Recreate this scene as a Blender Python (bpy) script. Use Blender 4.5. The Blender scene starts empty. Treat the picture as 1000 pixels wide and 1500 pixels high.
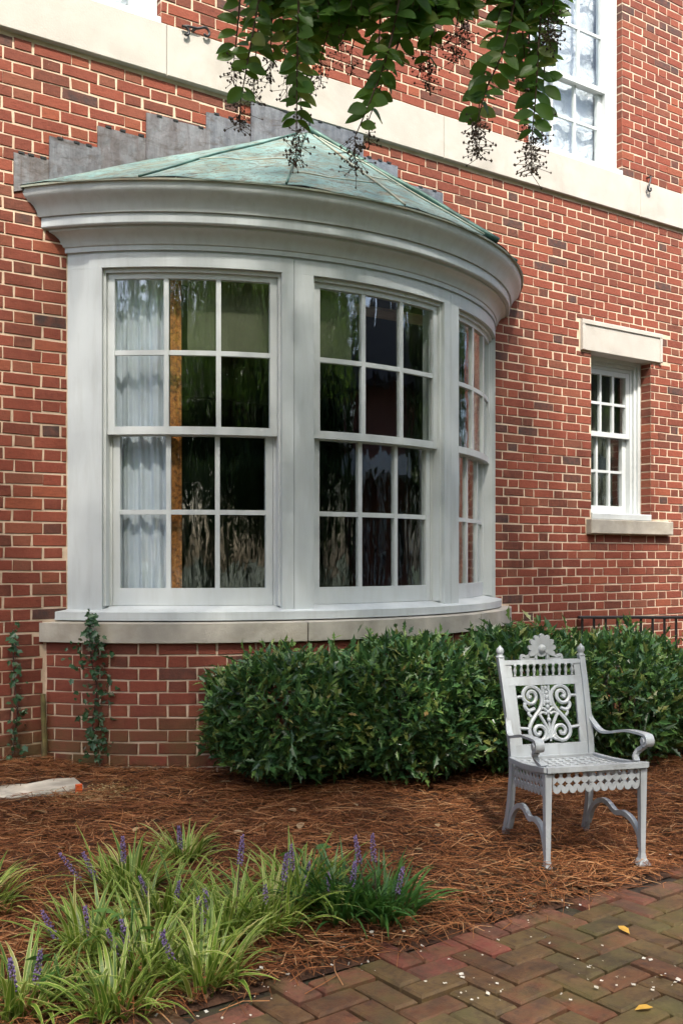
import bpy, math, random
import numpy as np
from mathutils import Vector, Matrix
rnd = random.Random(7); R0 = np.random.default_rng(11)
scene = bpy.context.scene; COL = scene.collection
rad, pi = math.radians, math.pi

# ------------------------------------------------------------------ camera, world, sun, exposure
F, HX, HY = 1458.0, 500.0, 820.0                # focal length and principal point in photo pixels (35 mm lens, shifted)
PHI = math.atan(F / 2120.0); CP, SP = math.cos(PHI), math.sin(PHI)
CD, CH = 5.472, 1.32                            # camera: metres from the wall, metres above the path
cam = bpy.data.cameras.new('camera'); co = bpy.data.objects.new('camera', cam); COL.objects.link(co)
co.location = (0, -CD, CH); co.rotation_euler = (rad(90), 0, -PHI)
cam.sensor_fit = 'VERTICAL'; cam.sensor_height = 36; cam.lens = F / 1500 * 36
cam.shift_y = (HY - 750) / 1500; cam.clip_end = 600; cam.clip_start = .05
scene.camera = co
SUN_EL, SUN_DIR = 56.0, (-.42, -1.0)            # elevation, horizontal direction towards the sun
w = bpy.data.worlds.new('World'); scene.world = w; w.use_nodes = True
nt = w.node_tree; bg = nt.nodes['Background']
sky = nt.nodes.new('ShaderNodeTexSky'); sky.sky_type = 'NISHITA'; sky.sun_disc = False
sky.sun_elevation = rad(SUN_EL); sky.sun_rotation = math.atan2(SUN_DIR[0], SUN_DIR[1])
sky.air_density = 1.0; sky.dust_density = 4.0; sky.ozone_density = .5
nt.links.new(sky.outputs[0], bg.inputs[0]); bg.inputs[1].default_value = .15
sl = bpy.data.lights.new('sun', 'SUN'); sl.energy = 2.7; sl.angle = rad(2.5); sl.color = (1, .93, .82)
so = bpy.data.objects.new('sun', sl); COL.objects.link(so)
hd = Vector((SUN_DIR[0], SUN_DIR[1], 0)).normalized() * math.cos(rad(SUN_EL)); hd.z = math.sin(rad(SUN_EL))
so.rotation_euler = hd.to_track_quat('Z', 'Y').to_euler(); so.location = hd * 30
scene.view_settings.view_transform = 'Standard'; scene.view_settings.look = 'None'
scene.view_settings.gamma = 1; scene.view_settings.use_curve_mapping = False
scene.view_settings.exposure = 1.6
scene.cycles.max_bounces = 8; scene.cycles.transparent_max_bounces = 12

# ------------------------------------------------------------------ pixel -> place
def ray(px, py):
    a = (px - HX) / F; b = -(py - HY) / F
    return (CP * a + SP, -SP * a + CP, b)
def on_wall(px, py, y=0.0):
    r = ray(px, py); k = (y + CD) / r[1]; return Vector((r[0] * k, y, CH + r[2] * k))
def at_depth(px, py, Z):
    r = ray(px, py); return Vector((r[0] * Z, -CD + r[1] * Z, CH + r[2] * Z))
EDGE, BEDTOP = -2.76, .218
def bed_z(x, y):
    t = max(0, min(1, (y - EDGE) / -EDGE)); return BEDTOP * t
def bed_h(x, y):                                # the bed's real surface with its humps
    t = max(0., min(1., (y - EDGE) / .25))
    return bed_z(x, y) + t * (.012 * math.sin(x * 2.3 + y * 1.7) + .009 * math.sin(x * 5.1 - y * 4.3) + .006 * math.sin(x * 9 + y * 7))
def on_bed(px, py):
    z = 0.
    for i in range(30):
        r = ray(px, py); k = (z - CH) / r[2]; x, y = r[0] * k, -CD + r[1] * k; z = bed_z(x, y) if y > EDGE else 0.
    return Vector((x, y, z))
def cam_z(p): return SP * p[0] + CP * (p[1] + CD)

# ------------------------------------------------------------------ materials
def new_mat(name):
    m = bpy.data.materials.new(name); m.use_nodes = True; t = m.node_tree
    return m, t, t.nodes['Principled BSDF']
class N:
    def __init__(s, t): s.t = t
    def n(s, typ, **kw):
        o = s.t.nodes.new(typ)
        for k, v in kw.items(): setattr(o, k, v)
        return o
    def l(s, a, b): s.t.links.new(a, b)
    def coords(s, scale=(1, 1, 1), kind='Object'):
        tc = s.n('ShaderNodeTexCoord'); mp = s.n('ShaderNodeMapping'); mp.inputs['Scale'].default_value = scale
        s.l(tc.outputs[kind], mp.inputs[0]); return mp.outputs[0]
    def pos(s, scale=(1, 1, 1)):
        g = s.n('ShaderNodeNewGeometry'); mp = s.n('ShaderNodeMapping'); mp.inputs['Scale'].default_value = scale
        s.l(g.outputs['Position'], mp.inputs[0]); return mp.outputs[0]
    def noise(s, vec, scale, detail=3, rough=.55, dist=0):
        o = s.n('ShaderNodeTexNoise'); o.inputs['Scale'].default_value = scale; o.inputs['Detail'].default_value = detail
        o.inputs['Roughness'].default_value = rough; o.inputs['Distortion'].default_value = dist
        s.l(vec, o.inputs['Vector']); return o.outputs[0]
    def ramp(s, fac, stops, interp='LINEAR'):
        o = s.n('ShaderNodeValToRGB'); cr = o.color_ramp; cr.interpolation = interp
        while len(cr.elements) < len(stops): cr.elements.new(.5)
        for e, (p, c) in zip(cr.elements, stops):
            e.position = p; e.color = (c if len(c) == 4 else (*c, 1)) if not isinstance(c, (int, float)) else (c, c, c, 1)
        s.l(fac, o.inputs[0]); return o.outputs[0]
    def mix(s, fac, a, b, mode='MIX'):
        o = s.n('ShaderNodeMix', data_type='RGBA', blend_type=mode)
        for sock, v in ((o.inputs[0], fac), (o.inputs[6], a), (o.inputs[7], b)):
            if isinstance(v, (int, float)): sock.default_value = v
            elif isinstance(v, tuple): sock.default_value = v if len(v) == 4 else (*v, 1)
            else: s.l(v, sock)
        return o.outputs[2]
    def math(s, op, a, b=0.0):
        o = s.n('ShaderNodeMath', operation=op)
        for i, v in enumerate((a, b)):
            if isinstance(v, (int, float)): o.inputs[i].default_value = v
            else: s.l(v, o.inputs[i])
        return o.outputs[0]
    def bump(s, h, strength=.3, dist=.01):
        o = s.n('ShaderNodeBump'); o.inputs['Strength'].default_value = strength; o.inputs['Distance'].default_value = dist
        s.l(h, o.inputs['Height']); return o.outputs[0]
    def rand(s):                                # one value per loose piece, also different from object to object
        g = s.n('ShaderNodeNewGeometry'); oi = s.n('ShaderNodeObjectInfo')
        return s.math('FRACT', s.math('ADD', g.outputs['Random Per Island'], s.math('MULTIPLY', oi.outputs['Random'], 7.31)))

def mat_plain(name, col, rough=.6, var=.12, nscale=6, bump=.1, bscale=60, metal=0, spec=.5, dirt=None, dirt_amt=.3):
    m, t, p = new_mat(name); k = N(t); v = k.pos()
    c2 = tuple(x * (1 - var * 2) for x in col)
    c = k.mix(k.ramp(k.noise(v, nscale, 4), [(.35, 0.), (.7, 1.)]), c2, tuple(col))
    if dirt: c = k.mix(k.math('MULTIPLY', k.ramp(k.noise(v, nscale * .37, 5, .65, .6), [(.5, 0.), (.72, 1.)]), dirt_amt), c, dirt)
    k.l(c, p.inputs['Base Color']); p.inputs['Roughness'].default_value = rough; p.inputs['Metallic'].default_value = metal
    p.inputs['Specular IOR Level'].default_value = spec
    if bump: k.l(k.bump(k.noise(v, bscale, 4), bump, .004), p.inputs['Normal'])
    return m
def mat_brick(name, stops, moss=0.0, speck=.35, rough=.9, sc=1.0):
    m, t, p = new_mat(name); k = N(t); v = k.pos(); r = k.rand()
    c = k.ramp(r, stops)
    n1 = k.noise(v, 22 * sc, 5, .65); n2 = k.noise(k.pos((14, 14, 60)), 2.2 * sc, 4, .6)
    c = k.mix(k.math('MULTIPLY', k.ramp(n1, [(.38, 0.), (.72, 1.)]), .5), c, (.24, .075, .046) if name == 'brick_red' else (.14, .095, .05), 'MIX')
    c = k.mix(k.math('MULTIPLY', k.ramp(n2, [(.5, 0.), (.75, 1.)]), speck), c, (.05, .028, .022))
    if name == 'brick_red':
        c = k.mix(k.ramp(k.noise(v, .9, 4, .6), [(.3, .0), (.7, .3)]), c, (.12, .05, .035)); c = k.mix(k.ramp(k.noise(v, 55, 5, .75, .8), [(.66, 0.), (.76, .55)]), c, (.5, .38, .28))
    else:
        c = k.mix(k.ramp(k.noise(v, 7, 6, .7, .5), [(.45, 0.), (.68, .75)]), c, (.04, .03, .022)); c = k.mix(k.ramp(k.noise(v, 3.1, 5, .65), [(.48, 0.), (.65, .6)]), c, (.095, .09, .03))
    if moss:
        g = k.n('ShaderNodeNewGeometry'); sx = k.n('ShaderNodeSeparateXYZ'); k.l(g.outputs['Position'], sx.inputs[0])
        hgt = k.ramp(k.math('MULTIPLY', sx.outputs[2], 1.0), [(.2, 1.), (.55, 0.)])
        f = k.math('MULTIPLY', k.math('MULTIPLY', hgt, k.ramp(k.noise(v, 5, 5, .6), [(.38, 0.), (.62, 1.)])), moss)
        c = k.mix(f, c, (.085, .085, .03))
    k.l(c, p.inputs['Base Color']); p.inputs['Roughness'].default_value = rough; p.inputs['Specular IOR Level'].default_value = .25
    h = k.math('ADD', k.noise(v, 130, 4, .7), k.math('MULTIPLY', k.noise(v, 34, 3), 1.6))
    k.l(k.bump(h, .55, .004), p.inputs['Normal'])
    return m
BR = mat_brick('brick_red', [(0, (.05, .038, .038)), (.03, (.06, .045, .042)), (.055, (.115, .041, .028)), (.25, (.17, .044, .029)), (.55, (.218, .054, .034)), (.8, (.255, .066, .039)), (.9, (.17, .066, .042)), (1, (.29, .08, .042))], moss=.75)
PAV = mat_brick('paver', [(0, (.10, .042, .023)), (.25, (.115, .066, .03)), (.45, (.10, .072, .03)), (.6, (.14, .05, .028)), (.8, (.105, .055, .028)), (.92, (.085, .07, .03)), (1, (.13, .05, .028))], speck=.8, rough=.62)
PAVP = mat_brick('paver_pink', [(0, (.17, .05, .036)), (.4, (.20, .062, .045)), (.7, (.13, .06, .04)), (1, (.22, .075, .052))], speck=.4, rough=.85)

def make_mortar():
    m, t, p = new_mat('mortar'); k = N(t); v = k.pos()
    c = k.ramp(k.noise(v, 9, 5, .6), [(.3, (.44, .33, .24)), (.55, (.60, .47, .355)), (.8, (.68, .55, .43))])
    g = k.n('ShaderNodeNewGeometry'); sx = k.n('ShaderNodeSeparateXYZ'); k.l(g.outputs['Position'], sx.inputs[0])
    f = k.math('MULTIPLY', k.ramp(sx.outputs[2], [(.2, 1.), (.6, 0.)]), k.ramp(k.noise(v, 4, 4), [(.35, .1), (.65, .9)]))
    c = k.mix(k.math('MULTIPLY', f, .6), c, (.22, .2, .08))
    k.l(c, p.inputs['Base Color']); p.inputs['Roughness'].default_value = .95; p.inputs['Specular IOR Level'].default_value = .1
    k.l(k.bump(k.noise(v, 160, 4, .7), .5, .003), p.inputs['Normal']); return m
MORT = make_mortar()
def make_lead():
    m, t, p = new_mat('lead_flashing'); k = N(t); oi = k.n('ShaderNodeObjectInfo')
    c = k.mix(oi.outputs['Random'], (.09, .115, .15), (.12, .10, .095)); c = k.mix(k.ramp(k.noise(k.pos((9, 9, 1.6)), 2.2, 6, .7, .5), [(.4, 0.), (.7, .75)]), c, (.22, .24, .265))
    c = k.mix(k.ramp(k.noise(k.pos((2, 2, 5)), 2.6, 6, .7, 1.0), [(.52, 0.), (.68, .85)]), c, (.07, .055, .048))
    k.l(c, p.inputs['Base Color']); p.inputs['Roughness'].default_value = .55; p.inputs['Metallic'].default_value = .1
    k.l(k.bump(k.noise(k.pos(), 11, 4), .5, .02), p.inputs['Normal']); return m
LEAD = make_lead()
def make_paint(name, col, streak=.25, dirtcol=(.36, .36, .30)):
    m, t, p = new_mat(name); k = N(t)
    n = k.noise(k.pos((6, 6, .8)), 3.0, 5, .65, .3); n2 = k.noise(k.pos(), 2.3, 4)
    c = k.mix(k.math('MULTIPLY', k.ramp(n, [(.45, 0.), (.75, 1.)]), streak), tuple(col), dirtcol)
    c = k.mix(k.math('MULTIPLY', k.ramp(n2, [(.45, 0.), (.8, 1.)]), .3), c, tuple(x * .8 for x in col))
    k.l(c, p.inputs['Base Color']); p.inputs['Roughness'].default_value = .42
    k.l(k.bump(k.noise(k.pos(), 40, 4), .12, .003), p.inputs['Normal']); return m
WHITE = make_paint('white_paint', (.50, .54, .555), .35, (.30, .31, .29))
WHITE2 = make_paint('window_paint', (.55, .585, .595), .22)
CHAIRP = make_paint('chair_paint', (.345, .375, .40), .55, (.18, .18, .17))
STONE = mat_plain('limestone', (.47, .445, .405), .85, .07, 5, .3, 90, dirt=(.28, .245, .20), dirt_amt=.45)
SILLST = mat_plain('sill_stone', (.47, .44, .38), .85, .16, 6, .35, 90, dirt=(.22, .19, .13), dirt_amt=.65)
IRON = mat_plain('black_iron', (.02, .02, .022), .5, .2, 20, .2, 80)
DARKSOIL = mat_plain('soil', (.05, .034, .024), .95, .3, 12, .6, 60, dirt=(.05, .06, .018), dirt_amt=.8)
SOILBED = mat_plain('bed_soil', (.115, .055, .03), .95, .35, 9, .8, 70)
GRASS = mat_plain('grass', (.05, .075, .025), .9, .3, 3, .5, 40)
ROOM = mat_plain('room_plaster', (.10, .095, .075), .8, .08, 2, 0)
BLIND = mat_plain('blind_cloth', (.13, .14, .085), .8, .06, 4, 0)
CURT = mat_plain('curtain_cloth', (.70, .75, .85), .8, .08, 5, .1, 80)
def make_gold():
    m, t, p = new_mat('gold_trim'); k = N(t)
    c = k.ramp(k.noise(k.pos(), 45, 5, .7), [(.35, (.12, .035, .01)), (.55, (.5, .19, .04)), (.75, (.7, .36, .1))])
    k.l(c, p.inputs['Base Color']); p.inputs['Roughness'].default_value = .6; return m
GOLD = make_gold()
def make_copper():
    m, t, p = new_mat('copper_patina'); k = N(t); v = k.pos()
    c = k.ramp(k.noise(v, 3.2, 6, .6, .8), [(.3, (.085, .19, .185)), (.5, (.145, .265, .26)), (.7, (.22, .33, .32))])
    st = k.ramp(k.noise(k.pos((2.2, 14, 5)), 1.6, 6, .75, 1.2), [(.48, 0.), (.6, 1.)])
    c = k.mix(k.math('MULTIPLY', st, .8), c, (.15, .125, .075))
    sp = k.ramp(k.noise(k.pos((1, 3, 1)), 16, 4, .75, 1.2), [(.555, 0.), (.60, 1.)])
    c = k.mix(k.math('MULTIPLY', sp, .9), c, (.05, .045, .035))
    c = k.mix(k.ramp(k.noise(k.pos((5, 2.2, 9)), 2.4, 6, .75, 1.6), [(.56, 0.), (.62, .7)]), c, (.07, .06, .04))
    k.l(c, p.inputs['Base Color']); p.inputs['Roughness'].default_value = .55; p.inputs['Metallic'].default_value = .1
    k.l(k.bump(k.noise(v, 9, 4), .35, .012), p.inputs['Normal']); return m
COPPER = make_copper()
SEAM = mat_plain('copper_seam', (.07, .17, .14), .5, .3, 12, .2, 60, metal=.2, dirt=(.05, .06, .05), dirt_amt=.6)
SEAML = mat_plain('copper_seam_pale', (.36, .40, .33), .6, .2, 9, .2, 60, dirt=(.3, .2, .12), dirt_amt=.6)
def make_glass(name='old_glass', tint=(.95, .97, .96), ior=1.95, wave=.11):
    m, t, p = new_mat(name); k = N(t); t.nodes.remove(p); out = t.nodes['Material Output']
    tr = k.n('ShaderNodeBsdfTransparent'); tr.inputs[0].default_value = (*tint, 1)
    gl = k.n('ShaderNodeBsdfGlossy'); gl.inputs['Roughness'].default_value = .005; gl.inputs[0].default_value = (.95, .97, 1, 1)
    ge = k.n('ShaderNodeNewGeometry'); dt = k.n('ShaderNodeVectorMath', operation='DOT_PRODUCT'); k.l(ge.outputs['Incoming'], dt.inputs[0]); k.l(ge.outputs['Normal'], dt.inputs[1])
    f0 = ((ior - 1) / (ior + 1)) ** 2; sch = k.math('ADD', k.math('MULTIPLY', k.math('POWER', k.math('SUBTRACT', 1.0, k.math('ABSOLUTE', dt.outputs['Value'])), 5.0), 1 - f0), f0)   # Schlick, the same from both sides
    mx = k.n('ShaderNodeMixShader')
    oi = k.n('ShaderNodeObjectInfo'); va = k.n('ShaderNodeVectorMath', operation='ADD')
    k.l(k.pos((7, 7, 1.3)), va.inputs[0]); k.l(oi.outputs['Random'], va.inputs[1])
    b = k.bump(k.noise(va.outputs[0], 2.2, 2, .5, .4), wave, .03)
    k.l(b, gl.inputs['Normal'])
    k.l(sch, mx.inputs[0]); k.l(tr.outputs[0], mx.inputs[1]); k.l(gl.outputs[0], mx.inputs[2]); k.l(mx.outputs[0], out.inputs[0])
    return m
GLASS = make_glass()
GLASS2 = make_glass('clear_glass', (.95, .97, .97), 1.45, .1)
def make_foil():
    m, t, p = new_mat('wrinkled_sheet'); k = N(t); v = k.pos()
    p.inputs['Base Color'].default_value = (.52, .55, .6, 1); p.inputs['Roughness'].default_value = .25; p.inputs['Metallic'].default_value = 0
    n = k.noise(v, 5, 5, .6, 2.2); k.l(k.bump(n, .8, .05), p.inputs['Normal']); return m
FOIL = make_foil()
def mat_leaf(name, stops, rough=.4, trans=.3, spec=.5):
    m, t, p = new_mat(name); k = N(t); out = t.nodes['Material Output']
    c = k.ramp(k.rand(), stops)
    c = k.mix(k.math('MULTIPLY', k.noise(k.pos(), 30, 3), .4), c, tuple(x * .6 for x in stops[len(stops) // 2][1]))
    k.l(c, p.inputs['Base Color']); p.inputs['Roughness'].default_value = rough; p.inputs['Specular IOR Level'].default_value = spec
    tb = k.n('ShaderNodeBsdfTranslucent'); ms = k.n('ShaderNodeMixShader'); ms.inputs[0].default_value = trans
    k.l(k.mix(.5, c, (.12, .2, .02), 'ADD'), tb.inputs[0])
    k.l(p.outputs[0], ms.inputs[1]); k.l(tb.outputs[0], ms.inputs[2]); k.l(ms.outputs[0], out.inputs[0]); return m
HOLLY = mat_leaf('holly_leaf', [(0, (.018, .055, .022)), (.35, (.04, .11, .04)), (.62, (.075, .175, .05)), (.85, (.15, .26, .06)), (1, (.25, .25, .07))], .3, .15)
SHOOT = mat_leaf('holly_shoot', [(0, (.08, .19, .05)), (.5, (.14, .27, .06)), (.85, (.22, .32, .08)), (1, (.28, .16, .06))], .4, .3)
MYRT = mat_leaf('myrtle_leaf', [(0, (.04, .11, .02)), (.5, (.07, .175, .03)), (.85, (.12, .24, .04)), (1, (.22, .24, .06))], .4, .5)
TREEL = mat_leaf('tree_leaf', [(0, (.02, .05, .012)), (.5, (.035, .08, .018)), (1, (.07, .12, .025))], .5, .3)
VINEL = mat_leaf('vine_leaf', [(0, (.02, .06, .02)), (.5, (.035, .1, .045)), (.85, (.05, .12, .05)), (1, (.12, .04, .03))], .35, .2)
BLADEG = mat_leaf('blade_green', [(0, (.045, .11, .016)), (.45, (.11, .22, .026)), (.9, (.22, .33, .035)), (1, (.34, .28, .09))], .4, .3)
BLADEC = mat_leaf('blade_cream', [(0, (.32, .40, .07)), (.5, (.50, .54, .15)), (1, (.68, .67, .32))], .45, .3)
BLADED = mat_leaf('blade_deep_green', [(0, (.025, .09, .02)), (.5, (.045, .14, .028)), (1, (.09, .2, .04))], .4, .3)
PURPLE = mat_leaf('purple_flower', [(0, (.13, .09, .22)), (.5, (.21, .14, .33)), (1, (.30, .21, .42))], .6, .2)
WEED = mat_leaf('weed_leaf', [(0, (.05, .14, .03)), (.5, (.08, .2, .04)), (1, (.12, .24, .05))], .45, .35)
STRAW = mat_leaf('pine_needle', [(0, (.06, .022, .011)), (.3, (.15, .052, .022)), (.6, (.26, .098, .037)), (.85, (.37, .16, .065)), (1, (.52, .31, .16))], .75, .1, .2)
DRY = mat_leaf('dry_leaf', [(0, (.22, .12, .06)), (.5, (.36, .23, .12)), (1, (.42, .30, .18))], .7, .2, .2)
YELL = mat_leaf('yellow_leaf', [(0, (.5, .3, .05)), (1, (.62, .36, .06))], .6, .2)
CHIP = mat_leaf('wood_chip', [(0, (.28, .17, .07)), (.5, (.42, .29, .13)), (1, (.55, .42, .22))], .85, .05, .2)
PETAL = mat_leaf('petal', [(0, (.6, .55, .45)), (1, (.8, .78, .72))], .7, .3)
BARK = mat_plain('bark', (.16, .11, .075), .9, .3, 12, .6, 40)
TWIG = mat_plain('twig', (.10, .06, .04), .8, .2, 20, 0)
SEED = mat_plain('seed_capsule', (.075, .048, .03), .6, .2, 30, 0)
STAKE = mat_plain('weathered_wood', (.24, .19, .075), .85, .3, 14, .4, 70, dirt=(.10, .12, .03), dirt_amt=.7)
SLAB = mat_plain('pale_slab', (.72, .66, .54), .85, .25, 7, .6, 40, dirt=(.25, .18, .1), dirt_amt=.6)
ORANGE = mat_plain('orange_plastic', (.80, .12, .02), .5, .1, 20, 0)
NWALL = mat_plain('far_brick', (.24, .10, .07), .9, .2, 4, .2, 30)
ROOFM = mat_plain('slate', (.09, .09, .10), .8, .25, 6, .2, 30)
DARKG = mat_plain('dark_glass', (.02, .025, .03), .08, .1, 3, 0)

# ------------------------------------------------------------------ mesh helpers
def link(o, parent=None, label=None, cat=None, group=None, kind=None):
    COL.objects.link(o)
    if parent: o.parent = parent
    if label: o['label'] = label
    if cat: o['category'] = cat
    if group: o['group'] = group
    if kind: o['kind'] = kind
    return o
def empty(name, loc, rz=0, **kw):
    o = bpy.data.objects.new(name, None); o.location = loc; o.rotation_euler = (0, 0, rz); o.empty_display_size = .1
    return link(o, **kw)
class MB:
    def __init__(s): s.v = []; s.f = []; s.m = []; s.mi = 0
    def add(s, vs, fs):
        b = len(s.v); s.v += [tuple(p) for p in vs]
        for f in fs: s.f.append(tuple(i + b for i in f)); s.m.append(s.mi)
    def box(s, x0, x1, y0, y1, z0, z1):
        s.add([(x, y, z) for z in (z0, z1) for y in (y0, y1) for x in (x0, x1)],
              [(0, 2, 3, 1), (4, 5, 7, 6), (0, 1, 5, 4), (2, 6, 7, 3), (0, 4, 6, 2), (1, 3, 7, 5)])
    def bbox(s, x0, x1, y0, y1, z0, z1, b=.004):  # box with its four front (-y) edges chamfered
        xs, zs = (x0, x1), (z0, z1)
        q = [(x0, y1, z0), (x1, y1, z0), (x1, y1, z1), (x0, y1, z1), (x0, y0 + b, z0), (x1, y0 + b, z0), (x1, y0 + b, z1), (x0, y0 + b, z1),
             (x0 + b, y0, z0 + b), (x1 - b, y0, z0 + b), (x1 - b, y0, z1 - b), (x0 + b, y0, z1 - b)]
        f = [(3, 2, 1, 0), (8, 9, 10, 11)]
        for i in range(4):
            j = (i + 1) % 4; f += [(i, j, j + 4, i + 4), (i + 4, j + 4, j + 8, i + 8)]
        s.add(q, f)
    def tube(s, pts, r, n=6, flat=None, cap=True):
        pts = [Vector(p) for p in pts]; L = len(pts)
        if not hasattr(r, '__len__'): r = [r] * L
        rings = []; up = Vector((0, 0, 1)); prev = None
        for i, p in enumerate(pts):
            t = (pts[min(i + 1, L - 1)] - pts[max(i - 1, 0)])
            t = t.normalized() if t.length > 1e-9 else Vector((0, 0, 1))
            if prev is None:
                a = t.cross(up);  a = t.cross(Vector((1, 0, 0))) if a.length < .05 else a
            else: a = prev - t * prev.dot(t)
            a.normalize(); prev = a; b = t.cross(a)
            rings.append([p + (a * math.cos(2 * pi * k / n) + b * math.sin(2 * pi * k / n)) * r[i] for k in range(n)])
        vs = [q for g in rings for q in g]
        fs = [(i * n + k, i * n + (k + 1) % n, (i + 1) * n + (k + 1) % n, (i + 1) * n + k) for i in range(L - 1) for k in range(n)]
        if cap: fs += [tuple(range(n - 1, -1, -1)), tuple((L - 1) * n + k for k in range(n))]
        s.add(vs, fs)
    def strip(s, pts, wdir, wd, th):           # flat bar along pts, width along wdir
        pts = [Vector(p) for p in pts]; W = Vector(wdir).normalized(); vs = []
        for i, p in enumerate(pts):
            t = (pts[min(i + 1, len(pts) - 1)] - pts[max(i - 1, 0)]).normalized(); nn = t.cross(W).normalized()
            h = th[i] if hasattr(th, '__len__') else th; ww = wd[i] if hasattr(wd, '__len__') else wd
            vs += [p - W * ww / 2 - nn * h / 2, p + W * ww / 2 - nn * h / 2, p + W * ww / 2 + nn * h / 2, p - W * ww / 2 + nn * h / 2]
        L = len(pts); fs = [(i * 4 + k, i * 4 + (k + 1) % 4, i * 4 + 4 + (k + 1) % 4, i * 4 + 4 + k) for i in range(L - 1) for k in range(4)]
        fs += [(3, 2, 1, 0), tuple((L - 1) * 4 + k for k in range(4))]; s.add(vs, fs)
    def lathe(s, prof, c, n=10, axis=None):
        M = Matrix.Identity(3) if axis is None else Vector((0, 0, 1)).rotation_difference(Vector(axis)).to_matrix()
        c = Vector(c); vs = [c + M @ Vector((r * math.cos(2 * pi * k / n), r * math.sin(2 * pi * k / n), z)) for r, z in prof for k in range(n)]
        L = len(prof); fs = [(i * n + k, i * n + (k + 1) % n, (i + 1) * n + (k + 1) % n, (i + 1) * n + k) for i in range(L - 1) for k in range(n)]
        fs += [tuple(range(n - 1, -1, -1)), tuple((L - 1) * n + k for k in range(n))]; s.add(vs, fs)
    def prism(s, poly, y0, y1):                # polygon in (x, z), thickness along y
        n = len(poly); vs = [(x, y0, z) for x, z in poly] + [(x, y1, z) for x, z in poly]
        s.add(vs, [tuple(range(n)), tuple(range(2 * n - 1, n - 1, -1))] + [(i, i + n, (i + 1) % n + n, (i + 1) % n) for i in range(n)])
    def build(s, name, mats, parent=None, smooth=False, **kw):
        me = bpy.data.meshes.new(name); me.from_pydata(s.v, [], s.f)
        for m in (mats if isinstance(mats, (list, tuple)) else [mats]): me.materials.append(m)
        if s.mi or any(s.m): me.polygons.foreach_set('material_index', s.m)
        if smooth: me.polygons.foreach_set('use_smooth', [True] * len(me.polygons)); 
        me.update()
        if smooth and smooth is not True: me.set_sharp_from_angle(angle=rad(smooth))
        return link(bpy.data.objects.new(name, me), parent, **kw)
def np_mesh(name, V, Fc, mats, parent=None, smooth=False, midx=None, **kw):   # V (n,3), Fc (m,k)
    me = bpy.data.meshes.new(name); V = np.asarray(V, np.float32); Fc = np.asarray(Fc, np.int32); k = Fc.shape[1]
    me.vertices.add(len(V)); me.vertices.foreach_set('co', V.ravel())
    me.loops.add(Fc.size); me.loops.foreach_set('vertex_index', Fc.ravel())
    me.polygons.add(len(Fc)); me.polygons.foreach_set('loop_start', np.arange(0, Fc.size, k, dtype=np.int32))
    for m in (mats if isinstance(mats, (list, tuple)) else [mats]): me.materials.append(m)
    if midx is not None: me.polygons.foreach_set('material_index', np.asarray(midx, np.int32))
    me.polygons.foreach_set('use_smooth', np.full(len(Fc), bool(smooth)))
    me.update(calc_edges=True); me.validate()
    return link(bpy.data.objects.new(name, me), parent, **kw)
def batch(tv, tf, P, X, Y, Z, S):              # template placed at P with axes X (length), Y, Z and scale S
    tv = np.asarray(tv, float); tf = np.asarray(tf); n = len(P); S = np.asarray(S).reshape(n, -1)
    if S.shape[1] == 1: S = np.repeat(S, 3, 1)
    V = (P[:, None, :] + tv[None, :, 0:1] * S[:, None, 0:1] * X[:, None, :] + tv[None, :, 1:2] * S[:, None, 1:2] * Y[:, None, :] + tv[None, :, 2:3] * S[:, None, 2:3] * Z[:, None, :])
    Fc = tf[None] + (np.arange(n) * len(tv))[:, None, None]
    return V.reshape(-1, 3), Fc.reshape(-1, tf.shape[1])
def nrm(a): return a / np.maximum(np.linalg.norm(a, axis=-1, keepdims=True), 1e-9)
def frames(D, Nn):                             # direction + rough normal -> orthonormal axes
    X = nrm(D); Y = nrm(np.cross(Nn, X)); return X, Y, np.cross(X, Y)
# leaf templates: x along the leaf, y across, z up
LEAF_OVAL = (np.array([(0, 0, 0), (.3, .24, .05), (.3, 0, 0), (.3, -.24, .05), (.68, .23, .04), (.68, 0, -.02), (.68, -.23, .04), (1, 0, -.08)]),
             np.array([(0, 2, 1, 0), (0, 3, 2, 0), (1, 2, 5, 4), (2, 3, 6, 5), (4, 5, 7, 4), (5, 6, 7, 5)]))
def tri_leaf(pts):                             # right-hand outline (x, y) -> folded leaf of triangles
    n = len(pts); v = [(x, 0, -.05 * x * x) for x, y in pts] + [(x, y, .10 * abs(y) / .3 - .05 * x * x) for x, y in pts] + [(x, -y, .10 * abs(y) / .3 - .05 * x * x) for x, y in pts]
    f = []
    for i in range(n - 1):
        f += [(i, i + 1, n + i + 1), (i, n + i + 1, n + i), (i + 1, i, 2 * n + i), (i + 1, 2 * n + i, 2 * n + i + 1)]
    return np.array(v), np.array(f)
LEAF_HOLLY = tri_leaf([(0, .02), (.22, .11), (.34, .29), (.45, .14), (.62, .25), (.72, .09), (1, .0)])
LEAF_ROUND = tri_leaf([(0, .015), (.08, .11), (.22, .20), (.42, .255), (.62, .24), (.80, .165), (.92, .075), (1, .0)])
LEAF_IVY = tri_leaf([(0, .03), (.1, .32), (.35, .22), (.5, .42), (.65, .18), (1, .0)])
def tris(lf): return lf[0], np.array([[a, b, c] for q in lf[1] for a, b, c in ((q[0], q[1], q[2]),) + (((q[0], q[2], q[3]),) if len(q) > 3 and q[3] != q[0] else ())])
LEAF_OVAL = tris(LEAF_OVAL)
def rvec(n): return nrm(R0.normal(size=(n, 3)))

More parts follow.
